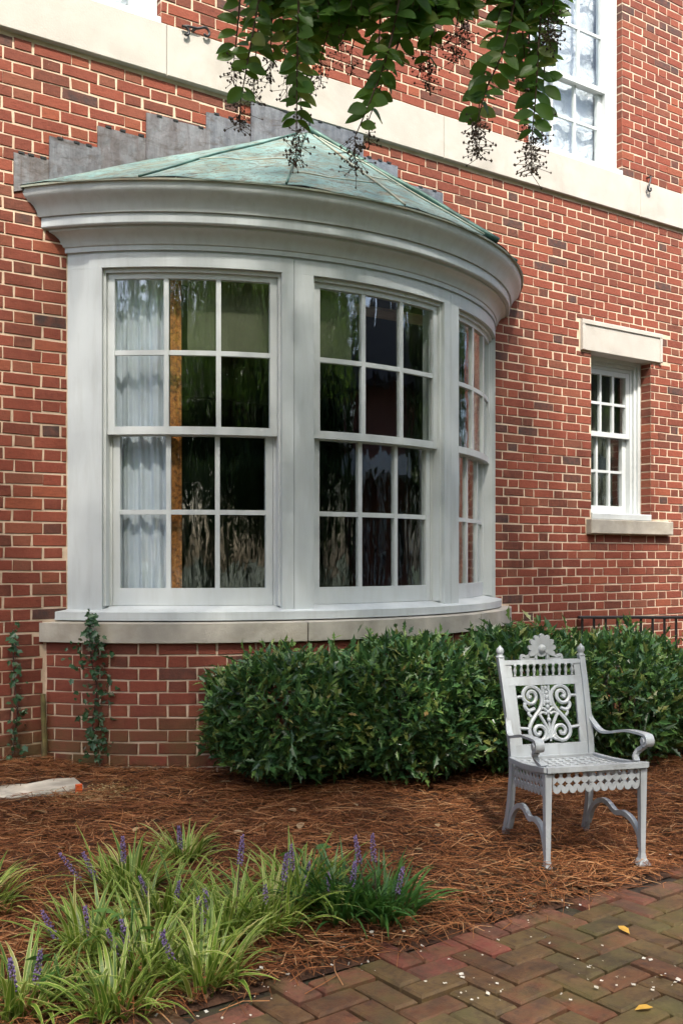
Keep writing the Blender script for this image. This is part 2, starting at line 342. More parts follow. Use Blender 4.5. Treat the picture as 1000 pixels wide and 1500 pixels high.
# ------------------------------------------------------------------ ground, bed, path
SX0, SX1 = -3.4, 10.0
mb = MB(); mb.add([(-150, -150, -.03), (150, -150, -.03), (150, 150, -.03), (-150, 150, -.03)], [(0, 1, 2, 3)])
mb.build('ground', GRASS, kind='structure')
nx, ny = 150, 60; xs = np.linspace(SX0, SX1, nx); ys = np.linspace(EDGE - .03, .3, ny)
V = [(x, y, bed_h(x, y) - (.02 if y < EDGE else 0)) for y in ys for x in xs]
Fc = [(j * nx + i, j * nx + i + 1, (j + 1) * nx + i + 1, (j + 1) * nx + i) for j in range(ny - 1) for i in range(nx - 1)]
np_mesh('planting_bed', V, Fc, SOILBED, smooth=True, kind='structure')
mb = MB(); mb.box(SX0, SX1, -4.75, EDGE + .1, -.06, -.028); path = mb.build('brick_path', DARKSOIL, kind='structure')
PW, PL = .1035, .207
def paver_mesh(key, L, W, v, mat):
    r = random.Random(v * 17 + 3); m = MB(); g = .0066; h = .05; b = .008
    j = lambda s=.0022: r.uniform(-s, s)
    lo = [(sx * (L / 2 - g) + j(), sy * (W / 2 - g) + j()) for sx, sy in ((-1, -1), (1, -1), (1, 1), (-1, 1))]
    vs = [(x, y, -h) for x, y in lo] + [(x, y, -b) for x, y in lo] + [(x * (1 - 2 * b / L), y * (1 - 2 * b / W), j(.0012)) for x, y in lo]
    fs = [(8, 9, 10, 11)]
    for i in range(4):
        k = (i + 1) % 4; fs += [(i, k, k + 4, i + 4), (i + 4, k + 4, k + 8, i + 8)]
    m.add(vs, fs); me = bpy.data.meshes.new('paver_brick'); me.from_pydata(m.v, [], m.f); me.materials.append(mat); me.update(); return me
pv = [paver_mesh(0, PL, PW, v, PAV) for v in range(7)]; pp = [paver_mesh(0, PL, PW, v + 20, PAVP) for v in range(4)]
def in_view(p, m=60):
    Z = cam_z(p)
    if Z < .3: return False
    X = CP * p[0] - SP * (p[1] + CD); px = HX + F * X / Z; py = HY - F * (p[2] - CH) / Z
    return -m < px < 1000 + m and -m < py < 1500 + m
ang0 = rad(3.0); ox, oy = 2.308, -3.119
nb = 0; rest = MB()
for i in range(-50, 75):
    for j in range(-30, 30):
        d = (i - j) % 4
        if d == 0: c, rot = ((i + 1) * PW, (j + .5) * PW), 0
        elif d == 3: c, rot = ((i + .5) * PW, (j + 1) * PW), pi / 2
        else: continue
        x = ox + c[0] * math.cos(ang0) - c[1] * math.sin(ang0); y = oy + c[0] * math.sin(ang0) + c[1] * math.cos(ang0)
        if y > EDGE - .055 + .02 * math.sin(x * 3) or y < -4.65 or x < -3.2 or x > 9.8: continue
        near = y > EDGE - .15 or (y > EDGE - .3 and rnd.random() < .25)
        z = rnd.uniform(-.007, .004); rz = ang0 + rot + rnd.gauss(0, .016); tx, ty = rnd.gauss(0, .009), rnd.gauss(0, .009)
        if in_view((x, y, 0), 40) and nb < 300:
            o = bpy.data.objects.new('paver_brick', rnd.choice(pp if near else pv)); o.location = (x, y, z); o.rotation_euler = (tx, ty, rz)
            link(o, path); nb += 1
        else:
            M = Matrix.Translation((x, y, z)) @ Matrix.Rotation(rz, 4, 'Z'); me = rnd.choice(pv)
            rest.add([M @ v.co for v in me.vertices], [tuple(p.vertices) for p in me.polygons])
rest.build('paving_beyond', PAV, path, kind='stuff')

# ------------------------------------------------------------------ the house
house = empty('brick_house', (0, 0, 0), label='red brick house wall in Flemish bond with bow window and copper roof', cat='house')
CX, CY, RB = 3.52, 1.441, 2.168                # the bow's centre (behind the wall) and radius
def aend(r): return math.acos(min(1, CY / r))
def bp(r, a, z): return (CX + r * math.sin(a), CY - r * math.cos(a), z)
WX0, WX1, WZ0, WZ1 = -3.4, 10.0, -.3, 7.4
BAND0, BAND1 = 4.188, 4.49
openings = [(6.20, 6.94, 1.655, 3.0), (5.50, 6.575, 4.49, 6.6), (1.36, 2.465, 4.49, 6.6)]
bay_open = (1.96, 5.08, 1.0, 3.03)
def wall_sheet():
    ops = openings + [bay_open]; m = MB(); y0 = 0.0
    X = sorted({WX0, WX1} | {a for o in ops for a in o[:2]}); Zs = sorted({WZ0, WZ1} | {a for o in ops for a in o[2:]})
    for i in range(len(X) - 1):
        for j in range(len(Zs) - 1):
            cx, cz = (X[i] + X[i + 1]) / 2, (Zs[j] + Zs[j + 1]) / 2
            if any(o[0] < cx < o[1] and o[2] < cz < o[3] for o in ops): continue
            m.add([(X[i], y0, Zs[j]), (X[i + 1], y0, Zs[j]), (X[i + 1], y0, Zs[j + 1]), (X[i], y0, Zs[j + 1])], [(0, 1, 2, 3)])
    for a, b, c, d in ops:
        e = .004
        m.add([(a - e, 0, c - e), (b + e, 0, c - e), (b + e, 0, d + e), (a - e, 0, d + e), (a - e, .2, c - e), (b + e, .2, c - e), (b + e, .2, d + e), (a - e, .2, d + e)],
              [(0, 1, 5, 4), (1, 2, 6, 5), (2, 3, 7, 6), (3, 0, 4, 7)])
    return m.build('wall', MORT, house)
wall = wall_sheet()
CRS, PER, STR, HDR = .0677, .3205, .2137, .1068
J = .0098
cuts = [(a - .0, b + .0, c, d) for a, b, c, d in openings] + [(1.895, 5.145, .9, 3.40), (1.762, 5.278, -1, .985), (WX0 - 1, WX1 + 1, BAND0, BAND1), (6.06, 7.075, 2.99, 3.247), (6.135, 7.175, 1.525, 1.66)]
bricks = []                                    # (xc, zc, L, H)
for row in range(-24, 100):
    z1 = 1.256 + row * CRS; z0 = z1 - CRS
    if z1 < WZ0 or z0 > WZ1: continue
    off = 1.758 - (PER / 2 if row % 2 else 0) + rnd.gauss(0, .004)
    k0 = int((WX0 - off) / PER) - 1; k1 = int((WX1 - off) / PER) + 1
    for k in range(k0, k1 + 1):
        for (a, b) in ((off + k * PER, off + k * PER + HDR), (off + k * PER + HDR, off + (k + 1) * PER)):
            jl, jr = rnd.gauss(0, .002), rnd.gauss(0, .002)
            segs = [(a + J / 2 + jl, b - J / 2 + jr, z0 + J / 2 + rnd.gauss(0, .0012), z1 - J / 2 + rnd.gauss(0, .0012))]
            for c in cuts:
                out = []
                for s in segs:
                    if s[1] <= c[0] or s[0] >= c[1] or s[3] <= c[2] or s[2] >= c[3]: out.append(s); continue
                    zz = (s[2] + s[3]) / 2
                    if c[2] < zz < c[3] or min(s[3], c[3]) - max(s[2], c[2]) > .045:   # cut sideways
                        if s[0] < c[0] - .012: out.append((s[0], c[0] - .002, s[2], s[3]))
                        if s[1] > c[1] + .012: out.append((c[1] + .002, s[1], s[2], s[3]))
                    elif zz <= c[2]: out.append((s[0], s[1], s[2], c[2] - .004))
                    else: out.append((s[0], s[1], c[3] + .004, s[3]))
                segs = out
            for s in segs:
                if s[1] - s[0] > .015 and s[3] - s[2] > .012: bricks.append(((s[0] + s[1]) / 2, (s[2] + s[3]) / 2, s[1] - s[0], s[3] - s[2]))
def brick_verts(L, H, r, proud=.004, depth=.1):
    b = .0028; j = lambda s: r.uniform(-s, s)
    c = [(sx * L / 2 + j(.0022), sz * H / 2 + j(.0022)) for sx, sz in ((-1, -1), (1, -1), (1, 1), (-1, 1))]
    yf = -proud + j(.0012)
    vs = [(x, depth, z) for x, z in c] + [(x, yf + b, z) for x, z in c] + [(x - math.copysign(b, x), yf + j(.0006), z - math.copysign(b, z)) for x, z in c]
    return vs
BF = [(8, 9, 10, 11)] + [f for i in range(4) for f in ((i, (i + 1) % 4, (i + 1) % 4 + 4, i + 4), (i + 4, (i + 1) % 4 + 4, (i + 1) % 4 + 8, i + 8))]
cache = {}
def brick_mesh(L, H, v):
    key = (round(L, 2), round(H, 2), v)
    if key not in cache:
        me = bpy.data.meshes.new('brick'); me.from_pydata(brick_verts(L, H, random.Random(hash(key))), [], BF); me.materials.append(BR); me.update(); cache[key] = me
    return cache[key]
vis = [(b[2] * b[3] / cam_z((b[0], 0)) ** 2, b) for b in bricks if in_view((b[0], 0, b[1]), 0)]
vis.sort(reverse=True); top = {id(b) for a, b in vis[:225]}
stuffV, stuffF = [], []
for b in bricks:
    if id(b) in top:
        o = bpy.data.objects.new('brick', brick_mesh(b[2], b[3], rnd.randrange(5))); o.location = (b[0], 0, b[1]); o.rotation_euler = (0, rnd.gauss(0, .004), 0); link(o, wall)
    else:
        n0 = len(stuffV); stuffV += [(x + b[0], y, z + b[1]) for x, y, z in brick_verts(b[2], b[3], rnd)]; stuffF += [tuple(i + n0 for i in f) for f in BF]
np_mesh('brickwork', stuffV, stuffF, BR, wall, kind='stuff')

# bay base: curved mortar face with its own bricks
def arcbox(m, r0, r1, a0, a1, z0, z1, n=6, z0o=None, z1o=None):
    z0o = z0 if z0o is None else z0o; z1o = z1 if z1o is None else z1o; vs = []
    for i in range(n + 1):
        a = a0 + (a1 - a0) * i / n; vs += [bp(r0, a, z0), bp(r1, a, z0o), bp(r1, a, z1o), bp(r0, a, z1)]
    fs = [(i * 4 + k, i * 4 + 4 + k, i * 4 + 4 + (k + 1) % 4, i * 4 + (k + 1) % 4) for i in range(n) for k in range(4)]
    fs += [(0, 1, 2, 3), tuple(n * 4 + k for k in (3, 2, 1, 0))]; m.add(vs, fs)
RBASE = 2.262; ab = aend(RBASE)
mb = MB(); arcbox(mb, 2.1, RBASE, -ab, ab, -.1, .868, 40); base = mb.build('bay_base', MORT, house, smooth=30)
sv, sf, cnt = [], [], 0
for row in range(12):
    z1 = .865 - row * CRS; zc = z1 - CRS / 2
    if z1 < .12: break
    off = -ab + (.0 if row % 2 else .085) / RBASE; k = 0; s = -ab * RBASE + .004
    seq = ([STR, HDR] if row % 2 == 0 else [HDR * .62, HDR]) ; i = 0; s1 = ab * RBASE
    lens = [STR, HDR] * 30 if row % 2 == 0 else [HDR * .5, HDR] + [STR, HDR] * 30
    for L in lens:
        if s + L > s1: L = s1 - s
        if L < .03: break
        a = (s + L / 2) / RBASE; p = bp(RBASE, a, zc); l, h = L - J + rnd.gauss(0, .002), CRS - J + rnd.gauss(0, .001)
        if a < rad(-19) and cnt < 75:
            o = bpy.data.objects.new('brick', brick_mesh(l, h, rnd.randrange(5))); o.location = p; o.rotation_euler = (0, 0, a); link(o, base); cnt += 1
        else:
            M = Matrix.Translation(p) @ Matrix.Rotation(a, 4, 'Z'); n0 = len(sv); sv += [tuple(M @ Vector(q)) for q in brick_verts(l, h, rnd)]; sf += [tuple(q + n0 for q in f) for f in BF]
        s += L
np_mesh('brickwork', sv, sf, BR, base, kind='stuff')

# stone sill of the bow, three blocks; white timber sill above
sill = empty('stone_sill', (CX, -.8, .87), parent=house)
sill['label'] = 'weathered buff stone sill under the bow window'
def child_build(m, name, mat, par, **kw):      # keep world coordinates under a moved empty
    o = m.build(name, mat, par, **kw); o.matrix_parent_inverse = Matrix.Translation(par.location).inverted(); return o
aS = aend(2.285)
for a0, a1 in ((-aS, rad(-13.4)), (rad(-13.2), rad(22)), (rad(22.2), aS)):
    m = MB(); arcbox(m, 2.0, 2.296, a0, a1, .868, .99, 16, .868, .972); arcbox(m, 2.1, 2.3, a0 + .001, a1 - .001, .872, .955, 16) if False else None
    child_build(m, 'sill_block', SILLST, sill, smooth=30)
m = MB(); aW = aend(2.225); arcbox(m, 2.02, 2.225, -aW, aW, .992, 1.075, 44, .985, 1.03); m.build('timber_sill', WHITE, house, smooth=30)

# mullions, head, windows of the bow
d = rad
ZH0, ZH1 = 2.945, 3.06
for a0, a1 in ((d(-48.45), d(-42.8)), (d(-16.3), d(-11.3)), (d(15.4), d(20.0)), (d(45.6), d(48.45))):
    m = MB(); arcbox(m, 2.02, RB, a0, a1, 1.04, ZH0, 5); m.build('mullion', WHITE, house, smooth=30)
m = MB(); arcbox(m, 2.02, RB, d(-48.45), d(48.45), ZH0 + .001, ZH1, 44); m.build('head_frieze', WHITE, house, smooth=30)
wins = [(d(-42.8), d(-16.3), d(-44.8), d(-14.45), 'left'), (d(-11.3), d(15.4), d(-14.35), d(17.25), 'mid'), (d(20.0), d(45.6), d(17.35), d(47.2), 'right')]
for a0, a1, c0, c1, nm in wins:
    W = empty('bay_window', (*bp(RB, (a0 + a1) / 2, 1.05),), parent=house)
    inv = Matrix.Translation(W.location).inverted()
    W['label'] = {'left': 'bow sash window with white curtain and gold trim behind it', 'mid': 'middle sash window of the bow', 'right': 'sash window of the bow next to the open brick wall'}[nm]
    def fin(m, name, mat, **kw): o = m.build(name, mat, W, **kw); o.matrix_parent_inverse = inv; return o
    e = .0
    m = MB(); pr = RB + .010
    arcbox(m, RB - .004, pr, c0, a0 + e, 1.04, ZH0, 3); arcbox(m, RB - .004, pr, a1 - e, c1, 1.04, ZH0, 3); arcbox(m, RB - .004, pr, c0, c1, ZH0 + .0005, 3.022, 12)
    fin(m, 'casing', WHITE, smooth=30)
    m = MB(); t1 = d(.38); t2 = d(.8)              # stepped jamb linings
    for (q0, q1, ra, rb_) in ((a0, a0 + t1, 2.03, 2.152), (a1 - t1, a1, 2.03, 2.152), (a0 + t1, a0 + t2, 2.03, 2.094), (a1 - t2, a1 - t1, 2.03, 2.094)): arcbox(m, ra, rb_, q0, q1, 1.06, ZH0 - .0005, 1)
    arcbox(m, 2.03, 2.152, a0 + t1, a1 - t1, ZH0 - .022, ZH0 - .001, 8)
    fin(m, 'jamb', WHITE2, smooth=30)
    mw = .0135
    def sash(name, ra, rb_, s0, s1, z0, z1, top, bot, rows):
        st = .040 / 2.1; m = MB(); n = 8
        arcbox(m, ra, rb_, s0, s0 + st, z0, z1, 1); arcbox(m, ra, rb_, s1 - st, s1, z0, z1, 1)
        arcbox(m, ra, rb_ - .001, s0 + st, s1 - st, z0, z0 + bot, n); arcbox(m, ra, rb_ - .001, s0 + st, s1 - st, z1 - top, z1, n)
        fin(m, name, WHITE2, smooth=30)
        g0, g1, y0, y1 = s0 + st, s1 - st, z0 + bot, z1 - top; rm = (ra + rb_) / 2
        for k in (1, 2):
            a = g0 + (g1 - g0) * k / 3; hw = mw / 2.1
            m = MB(); arcbox(m, ra + .004, rb_ - .004, a - hw, a + hw, y0, y1, 1); fin(m, 'muntin', WHITE2)
        for k in range(1, rows):
            z = y0 + (y1 - y0) * k / rows; m = MB(); arcbox(m, ra + .006, rb_ - .006, g0, g1, z - mw, z + mw, n); fin(m, 'muntin', WHITE2, smooth=30)
        for i in range(3):
            for k in range(rows):
                hw = mw / 2.1 * .8; m = MB(); t_ = rnd.gauss(0, .0004)
                arcbox(m, rm - .002 + t_, rm + .002 + t_, g0 + (g1 - g0) * i / 3 + hw * (i > 0), g0 + (g1 - g0) * (i + 1) / 3 - hw * (i < 2), y0 + (y1 - y0) * k / rows + mw * .8 * (k > 0), y0 + (y1 - y0) * (k + 1) / rows - mw * .8 * (k < rows - 1), 4)
                fin(m, 'pane', GLASS, smooth=30)
    sash('upper_sash', 2.096, 2.134, a0 + t1 + .001, a1 - t1 - .001, 2.022, ZH0 - .023, .030, .044, 2)
    sash('lower_sash', 2.052, 2.090, a0 + t2 + .001, a1 - t2 - .001, 1.062, 2.058, .040, .098, 2)

# cornice: profile swept round the bow
def sweep(prof, name, mat, parent, n=60, close=True):
    m = MB(); vs = []; L = len(prof)
    for i in range(n + 1):
        u = -1 + 2 * i / n
        for r, z in prof: vs.append(bp(r, u * aend(r), z))
    m.add(vs, [(i * L + k, (i + 1) * L + k, (i + 1) * L + k + 1, i * L + k + 1) for i in range(n) for k in range(L - 1)])
    o = m.build(name, mat, parent, smooth=28); return o
corn = empty('bay_cornice', (CX, -.8, 3.05), parent=house)
ci = Matrix.Translation(corn.location).inverted()
P0 = RB
for nm, prof in (('bed_moulding', [(P0 - .1, 3.036), (P0 + .016, 3.036), (P0 + .016, 3.062), (P0 + .024, 3.066), (P0 + .030, 3.085), (P0 + .042, 3.108), (P0 + .062, 3.128), (P0 + .084, 3.138), (P0 + .084, 3.150), (P0 + .05, 3.151)]),
                 ('fascia', [(P0 + .05, 3.152), (P0 + .112, 3.152), (P0 + .116, 3.158), (P0 + .116, 3.208), (P0 + .05, 3.209)]),
                 ('crown_moulding', [(P0 + .05, 3.210), (P0 + .128, 3.210), (P0 + .132, 3.222), (P0 + .139, 3.244), (P0 + .152, 3.268), (P0 + .172, 3.290), (P0 + .188, 3.305), (P0 + .196, 3.324), (P0 + .197, 3.352), (P0 - .1, 3.358)])):
    o = sweep(prof, nm, WHITE, corn); o.matrix_parent_inverse = ci
o = sweep([(P0 + .15, 3.356), (P0 + .212, 3.350), (P0 + .213, 3.360), (P0 + .15, 3.366)], 'drip_edge', SEAML, corn); o.matrix_parent_inverse = ci
# copper roof
roof = empty('bay_roof', (CX, -.8, 3.36), parent=house); ri = Matrix.Translation(roof.location).inverted()
roof['label'] = 'pale green patinated copper half-cone roof over the bow'
AP = Vector((3.485, -.012, 4.105)); RR = P0 + .214; aR = aend(RR)
bounds = [-aR, d(-36), d(-17), d(1), d(19), d(34), aR]
def eave(a): return Vector(bp(RR, a, 3.362 + .006 * math.sin(a * 19) + .004 * math.sin(a * 43)))
def roofpt(a, t, lift=0):
    e = eave(a); p = e.lerp(AP, t); p.z += .004 * math.sin(pi * t) + lift + .006 * math.sin(9 * t + a * 23) * math.sin(pi * min(1, t * 1.02)); return p
for i in range(len(bounds) - 1):
    a0, a1 = bounds[i] + (.001 if i else 0), bounds[i + 1] - (.001 if i < len(bounds) - 2 else 0); m = MB(); n, q = 8, 10
    for s, lift in ((1, 0.), (-1, -.004)):
        vs = [roofpt(a0 + (a1 - a0) * k / n, .985 * j / q, lift) for j in range(q + 1) for k in range(n + 1)]
        fs = [(j * (n + 1) + k, j * (n + 1) + k + 1, (j + 1) * (n + 1) + k + 1, (j + 1) * (n + 1) + k) for j in range(q) for k in range(n)]
        m.add(vs, fs if s > 0 else [tuple(reversed(f)) for f in fs])
    o = m.build('roof_panel', COPPER, roof, smooth=60); o.matrix_parent_inverse = ri
for i, a in enumerate(bounds[1:-1]):
    m = MB(); big = i == 4
    m.tube([roofpt(a, t / 14, .006) for t in range(14)], [.007 if not big else .013] * 14, 6)
    o = m.build('standing_seam', (SEAM if i in (0, 1, 4) else SEAML), roof, smooth=True); o.matrix_parent_inverse = ri
m = MB(); m.tube([roofpt(d(24) + .10 * t / 14, t / 14, .022) for t in range(15)], .02, 6); o = m.build('hip_roll', SEAM, roof, smooth=True); o.matrix_parent_inverse = ri
for a0, a1, t0 in ((d(-36), d(-17), .36), (d(-17), d(1), .22), (d(1), d(19), .42)):
    m = MB(); m.tube([roofpt(a0 + (a1 - a0) * k / 8, t0 + .10 * (k / 8 - .5), .002) for k in range(9)], .0045, 5); o = m.build('cross_seam', SEAML, roof, smooth=True); o.matrix_parent_inverse = ri
# stepped lead flashing on the wall
steps = [(1.607, 1.797, 3.538), (1.797, 2.076, 3.66), (2.08, 2.372, 3.80), (2.370, 2.768, 3.935), (2.766, 3.07, 4.05), (3.07, 3.49, 4.184)]
for s, (x0, x1, zt) in enumerate(steps + [(6.985 - x1 + .0, 6.985 - x0, z) for x0, x1, z in steps]):
    zr = lambda x: 3.352 + (4.09 - 3.352) * (1 - abs(x - 3.49) / 1.88) - .03
    m = MB(); off = .012 + .016 * (s % 2); jx = rnd.uniform(-.006, .006)
    n = 6; tops = [(x0 - .008 + (x1 - x0 + .016) * k / n, zt + jx + (rnd.uniform(-.004, .004) if 0 < k < n else 0)) for k in range(n + 1)]
    m.prism([(x0 - .008, zr(x0)), (x1 + .008, zr(x1))] + tops[::-1], -off, -off + .010)
    fl = m.build('lead_flashing', LEAD, house)
    m = MB()
    for k in range(3): xw = x0 + (x1 - x0) * (k + .5 + rnd.uniform(-.2, .2)) / 3; m.box(xw - .016, xw + .016, -off - .004, .0, zt - .003, zt + .009)
    m.build('lead_wedges', IRON, fl, kind='stuff')
# limestone band
band = empty('stone_band', (4.6, 0, 4.19), parent=house); bi = Matrix.Translation(band.location).inverted(); band['label'] = 'pale limestone band course across the brick wall'
jx = [-3.4, -1.79, .35, 2.49, 4.63, 6.77, 8.91, 10.0]
for a, b in zip(jx, jx[1:]):
    m = MB(); m.bbox(a + .002, b - .002, -.034 + rnd.uniform(-.001, .001), .1, BAND0, BAND1, .005); o = m.build('band_block', STONE, band); o.matrix_parent_inverse = bi

# rectangular sash windows in the wall
def rect_window(x0, x1, z0, z1, zm, cols, ru, rl, label, rec=.10, sill=True, lw=.062):
    W = empty('sash_window', ((x0 + x1) / 2, 0, z0), parent=house); W['label'] = label; inv = Matrix.Translation(W.location).inverted()
    def fin(m, n, mat, **kw): o = m.build(n, mat, W, **kw); o.matrix_parent_inverse = inv; return o
    m = MB()
    for k, (wd, y) in enumerate(((.032, rec - .045), (.03, rec - .025), (.028, rec - .005))):
        a = sum((.032, .03, .028)[:k]); zb = z0 + .02
        m.box(x0 + a + .001, x0 + a + wd, y, rec + .1, zb, z1 - .001); m.box(x1 - a - wd, x1 - a - .001, y, rec + .1, zb, z1 - .001)
        m.box(x0 + a + wd, x1 - a - wd, y + .001, rec + .1, z1 - a - wd, z1 - a - .002)
    fin(m, 'frame', WHITE2); f = .09
    if sill: m = MB(); m.bbox(x0 + .002, x1 - .002, -.015, rec + .1, z0 - .008, z0 + .045, .006); fin(m, 'sill_board', WHITE2)
    def sash(name, y, za, zb, rows, top, bot):
        a, b, st = x0 + f + .001, x1 - f - .001, .045; m = MB()
        m.box(a, a + st, y, y + .036, za, zb); m.box(b - st, b, y, y + .036, za, zb); m.box(a + st, b - st, y + .001, y + .035, za, za + bot); m.box(a + st, b - st, y + .001, y + .035, zb - top, zb)
        fin(m, name, WHITE2); a += st; b -= st; c0, c1 = za + bot, zb - top; hw = .011
        for k in range(1, cols): x = a + (b - a) * k / cols; m = MB(); m.box(x - hw, x + hw, y + .004, y + .03, c0, c1); fin(m, 'muntin', WHITE2)
        for k in range(1, rows): z = c0 + (c1 - c0) * k / rows; m = MB(); m.box(a, b, y + .006, y + .028, z - hw, z + hw); fin(m, 'muntin', WHITE2)
        for i in range(cols):
            for k in range(rows):
                m = MB(); m.box(a + (b - a) * i / cols + .008, a + (b - a) * (i + 1) / cols - .008, y + .016, y + .02, c0 + (c1 - c0) * k / rows + .008, c0 + (c1 - c0) * (k + 1) / rows - .008); fin(m, 'pane', GLASS2 if z0 > 4 else GLASS)
    sash('upper_sash', rec, zm - .02, z1 - f - .002, ru, .04, .04); sash('lower_sash', rec + .04, z0 + .046, zm + .02, rl, .035, .075)
    return W, inv
rect_window(5.50, 6.575, 4.49, 6.6, 5.21, 3, 3, 2, 'large white upstairs sash window with wrinkled sheeting, beside brick')
rect_window(1.36, 2.465, 4.49, 6.6, 5.21, 3, 3, 2, 'white upstairs sash window above the stone band near the iron scroll hook')
W3, i3 = rect_window(6.20, 6.94, 1.655, 3.0, 2.37, 3, 2, 2, 'small white sash window under a stone lintel', rec=.15)
m = MB(); m.bbox(6.073, 7.065, -.022, .11, 2.998, 3.243, .004); o = m.build('lintel', STONE, W3); o.matrix_parent_inverse = i3
m = MB()
for q in ((6.073, 7.065, 3.205, 3.243), (6.073, 6.105, 2.999, 3.204), (7.033, 7.065, 2.999, 3.204)): m.bbox(q[0], q[1], -.031, -.0215, q[2], q[3], .004)
o = m.build('lintel_border', STONE, W3); o.matrix_parent_inverse = i3
m = MB(); m.bbox(6.143, 7.168, -.06, .11, 1.53, 1.645, .006); o = m.build('stone_window_sill', SILLST, W3); o.matrix_parent_inverse = i3
# iron scroll hooks on the band
def spiral(c, r0, r1, a0, a1, n=14): return [(c[0] + (r0 + (r1 - r0) * k / n) * math.cos(a0 + (a1 - a0) * k / n), c[1], c[2] + (r0 + (r1 - r0) * k / n) * math.sin(a0 + (a1 - a0) * k / n)) for k in range(n + 1)]
m = MB(); m.tube(spiral((2.60, -.05, 4.47), .012, .035, -2, 2.2) + [(2.62, -.05, 4.51), (2.68, -.05, 4.515)] + spiral((2.735, -.05, 4.505), .035, .012, 2.4, -2.5), .008, 6); m.tube([(2.67, -.05, 4.515), (2.67, .01, 4.52)], .01, 6); m.build('scroll_hook', IRON, house, smooth=True)
m = MB(); m.tube([(6.885, .01, 4.545), (6.88, -.05, 4.54), (6.868, -.055, 4.50), (6.85, -.055, 4.46)] + spiral((6.862, -.055, 4.435), .03, .012, 2.6, 7), .008, 6); m.build('scroll_hook', IRON, house, smooth=True)
# rooms behind the windows, so that no sky shows through the house
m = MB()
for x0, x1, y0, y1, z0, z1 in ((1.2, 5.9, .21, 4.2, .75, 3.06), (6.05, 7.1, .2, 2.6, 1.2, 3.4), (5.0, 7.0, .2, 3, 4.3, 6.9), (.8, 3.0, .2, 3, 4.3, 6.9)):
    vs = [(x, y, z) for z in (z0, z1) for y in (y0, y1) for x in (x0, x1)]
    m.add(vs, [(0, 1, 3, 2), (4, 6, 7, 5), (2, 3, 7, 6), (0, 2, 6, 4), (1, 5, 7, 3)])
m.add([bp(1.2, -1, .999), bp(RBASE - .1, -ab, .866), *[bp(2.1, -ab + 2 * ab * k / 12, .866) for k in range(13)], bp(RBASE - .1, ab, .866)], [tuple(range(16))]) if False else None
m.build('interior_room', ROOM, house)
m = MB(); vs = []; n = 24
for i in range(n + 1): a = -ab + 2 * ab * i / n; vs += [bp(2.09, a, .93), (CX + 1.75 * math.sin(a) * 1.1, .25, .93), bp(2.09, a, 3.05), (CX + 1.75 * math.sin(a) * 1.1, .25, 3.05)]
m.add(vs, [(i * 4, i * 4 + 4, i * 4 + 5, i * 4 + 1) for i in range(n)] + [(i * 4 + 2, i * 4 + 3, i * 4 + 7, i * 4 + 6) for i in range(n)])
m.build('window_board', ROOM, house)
# wrinkled sheeting in the upstairs windows
for x0, x1, lb in ((5.58, 6.50, 'silvery wrinkled sheet hanging behind the large upstairs window'), (1.44, 2.39, 'silvery wrinkled sheet behind the upstairs window near the scroll hook')):
    n = 30; g = [[(x0 + (x1 - x0) * i / n, .215 + .009 * math.sin(i * .9 + j * .5 + 2 * math.sin(j * .4)) + .008 * math.sin(i * .35 - j * 1.1) + rnd.uniform(-.004, .004), 4.5 + 2.0 * j / 40) for i in range(n + 1)] for j in range(41)]
    V = [p for r_ in g for p in r_]; Fc = [(j * (n + 1) + i, j * (n + 1) + i + 1, (j + 1) * (n + 1) + i + 1, (j + 1) * (n + 1) + i) for j in range(40) for i in range(n)]
    np_mesh('plastic_sheet', V, Fc, FOIL, smooth=True, label=lb, cat='sheet')
# curtain, trim and blinds
def drape(a0, a1, r, z0, z1, amp, waves, n=60):
    m = MB(); vs = []
    for j in range(9):
        z = z0 + (z1 - z0) * j / 8; q = 1 - .25 * j / 8
        for i in range(n + 1):
            u = i / n; a = a0 + (a1 - a0) * (u * (.92 + .08 * (1 - j / 8)))
            vs.append(bp(r + amp * q * math.sin(u * waves * 2 * pi + .5 * math.sin(j * .6)) + amp * .4 * math.sin(u * waves * 4.7 * pi + 1), a, z))
    m.add(vs, [(j * (n + 1) + i, j * (n + 1) + i + 1, (j + 1) * (n + 1) + i + 1, (j + 1) * (n + 1) + i) for j in range(8) for i in range(n)]); return m
ctn = empty('curtain', bp(1.97, d(-40), 1.0), label='long white curtain with gold trim drawn back in the bow', cat='curtain'); inv = Matrix.Translation(ctn.location).inverted()
o = drape(d(-43), d(-33.4), 2.018, 1.0, 3.02, .014, 4).build('curtain_cloth', CURT, ctn, smooth=True); o.matrix_parent_inverse = inv
o = drape(d(-33.3), d(-31.4), 2.02, 1.0, 3.02, .006, 1, 10).build('curtain_trim', GOLD, ctn, smooth=True); o.matrix_parent_inverse = inv
for (a0, a1), lb in (((d(-30.5), d(-16.6)), 'olive roller blind pulled part down beside the white curtain'), ((d(-12), d(-2.6)), 'olive roller blind behind the middle sash of the bow')):
    bl = empty('roller_blind', bp(2.03, (a0 + a1) / 2, 2.5), label=lb, cat='blind'); inv = Matrix.Translation(bl.location).inverted()
    m = MB(); arcbox(m, 2.030, 2.033, a0, a1, 2.50, 3.0, 8); o = m.build('blind_cloth', BLIND, bl, smooth=30); o.matrix_parent_inverse = inv
    m = MB(); arcbox(m, 2.026, 2.037, a0, a1, 2.478, 2.50, 8); o = m.build('bottom_bar', BLIND, bl, smooth=30); o.matrix_parent_inverse = inv

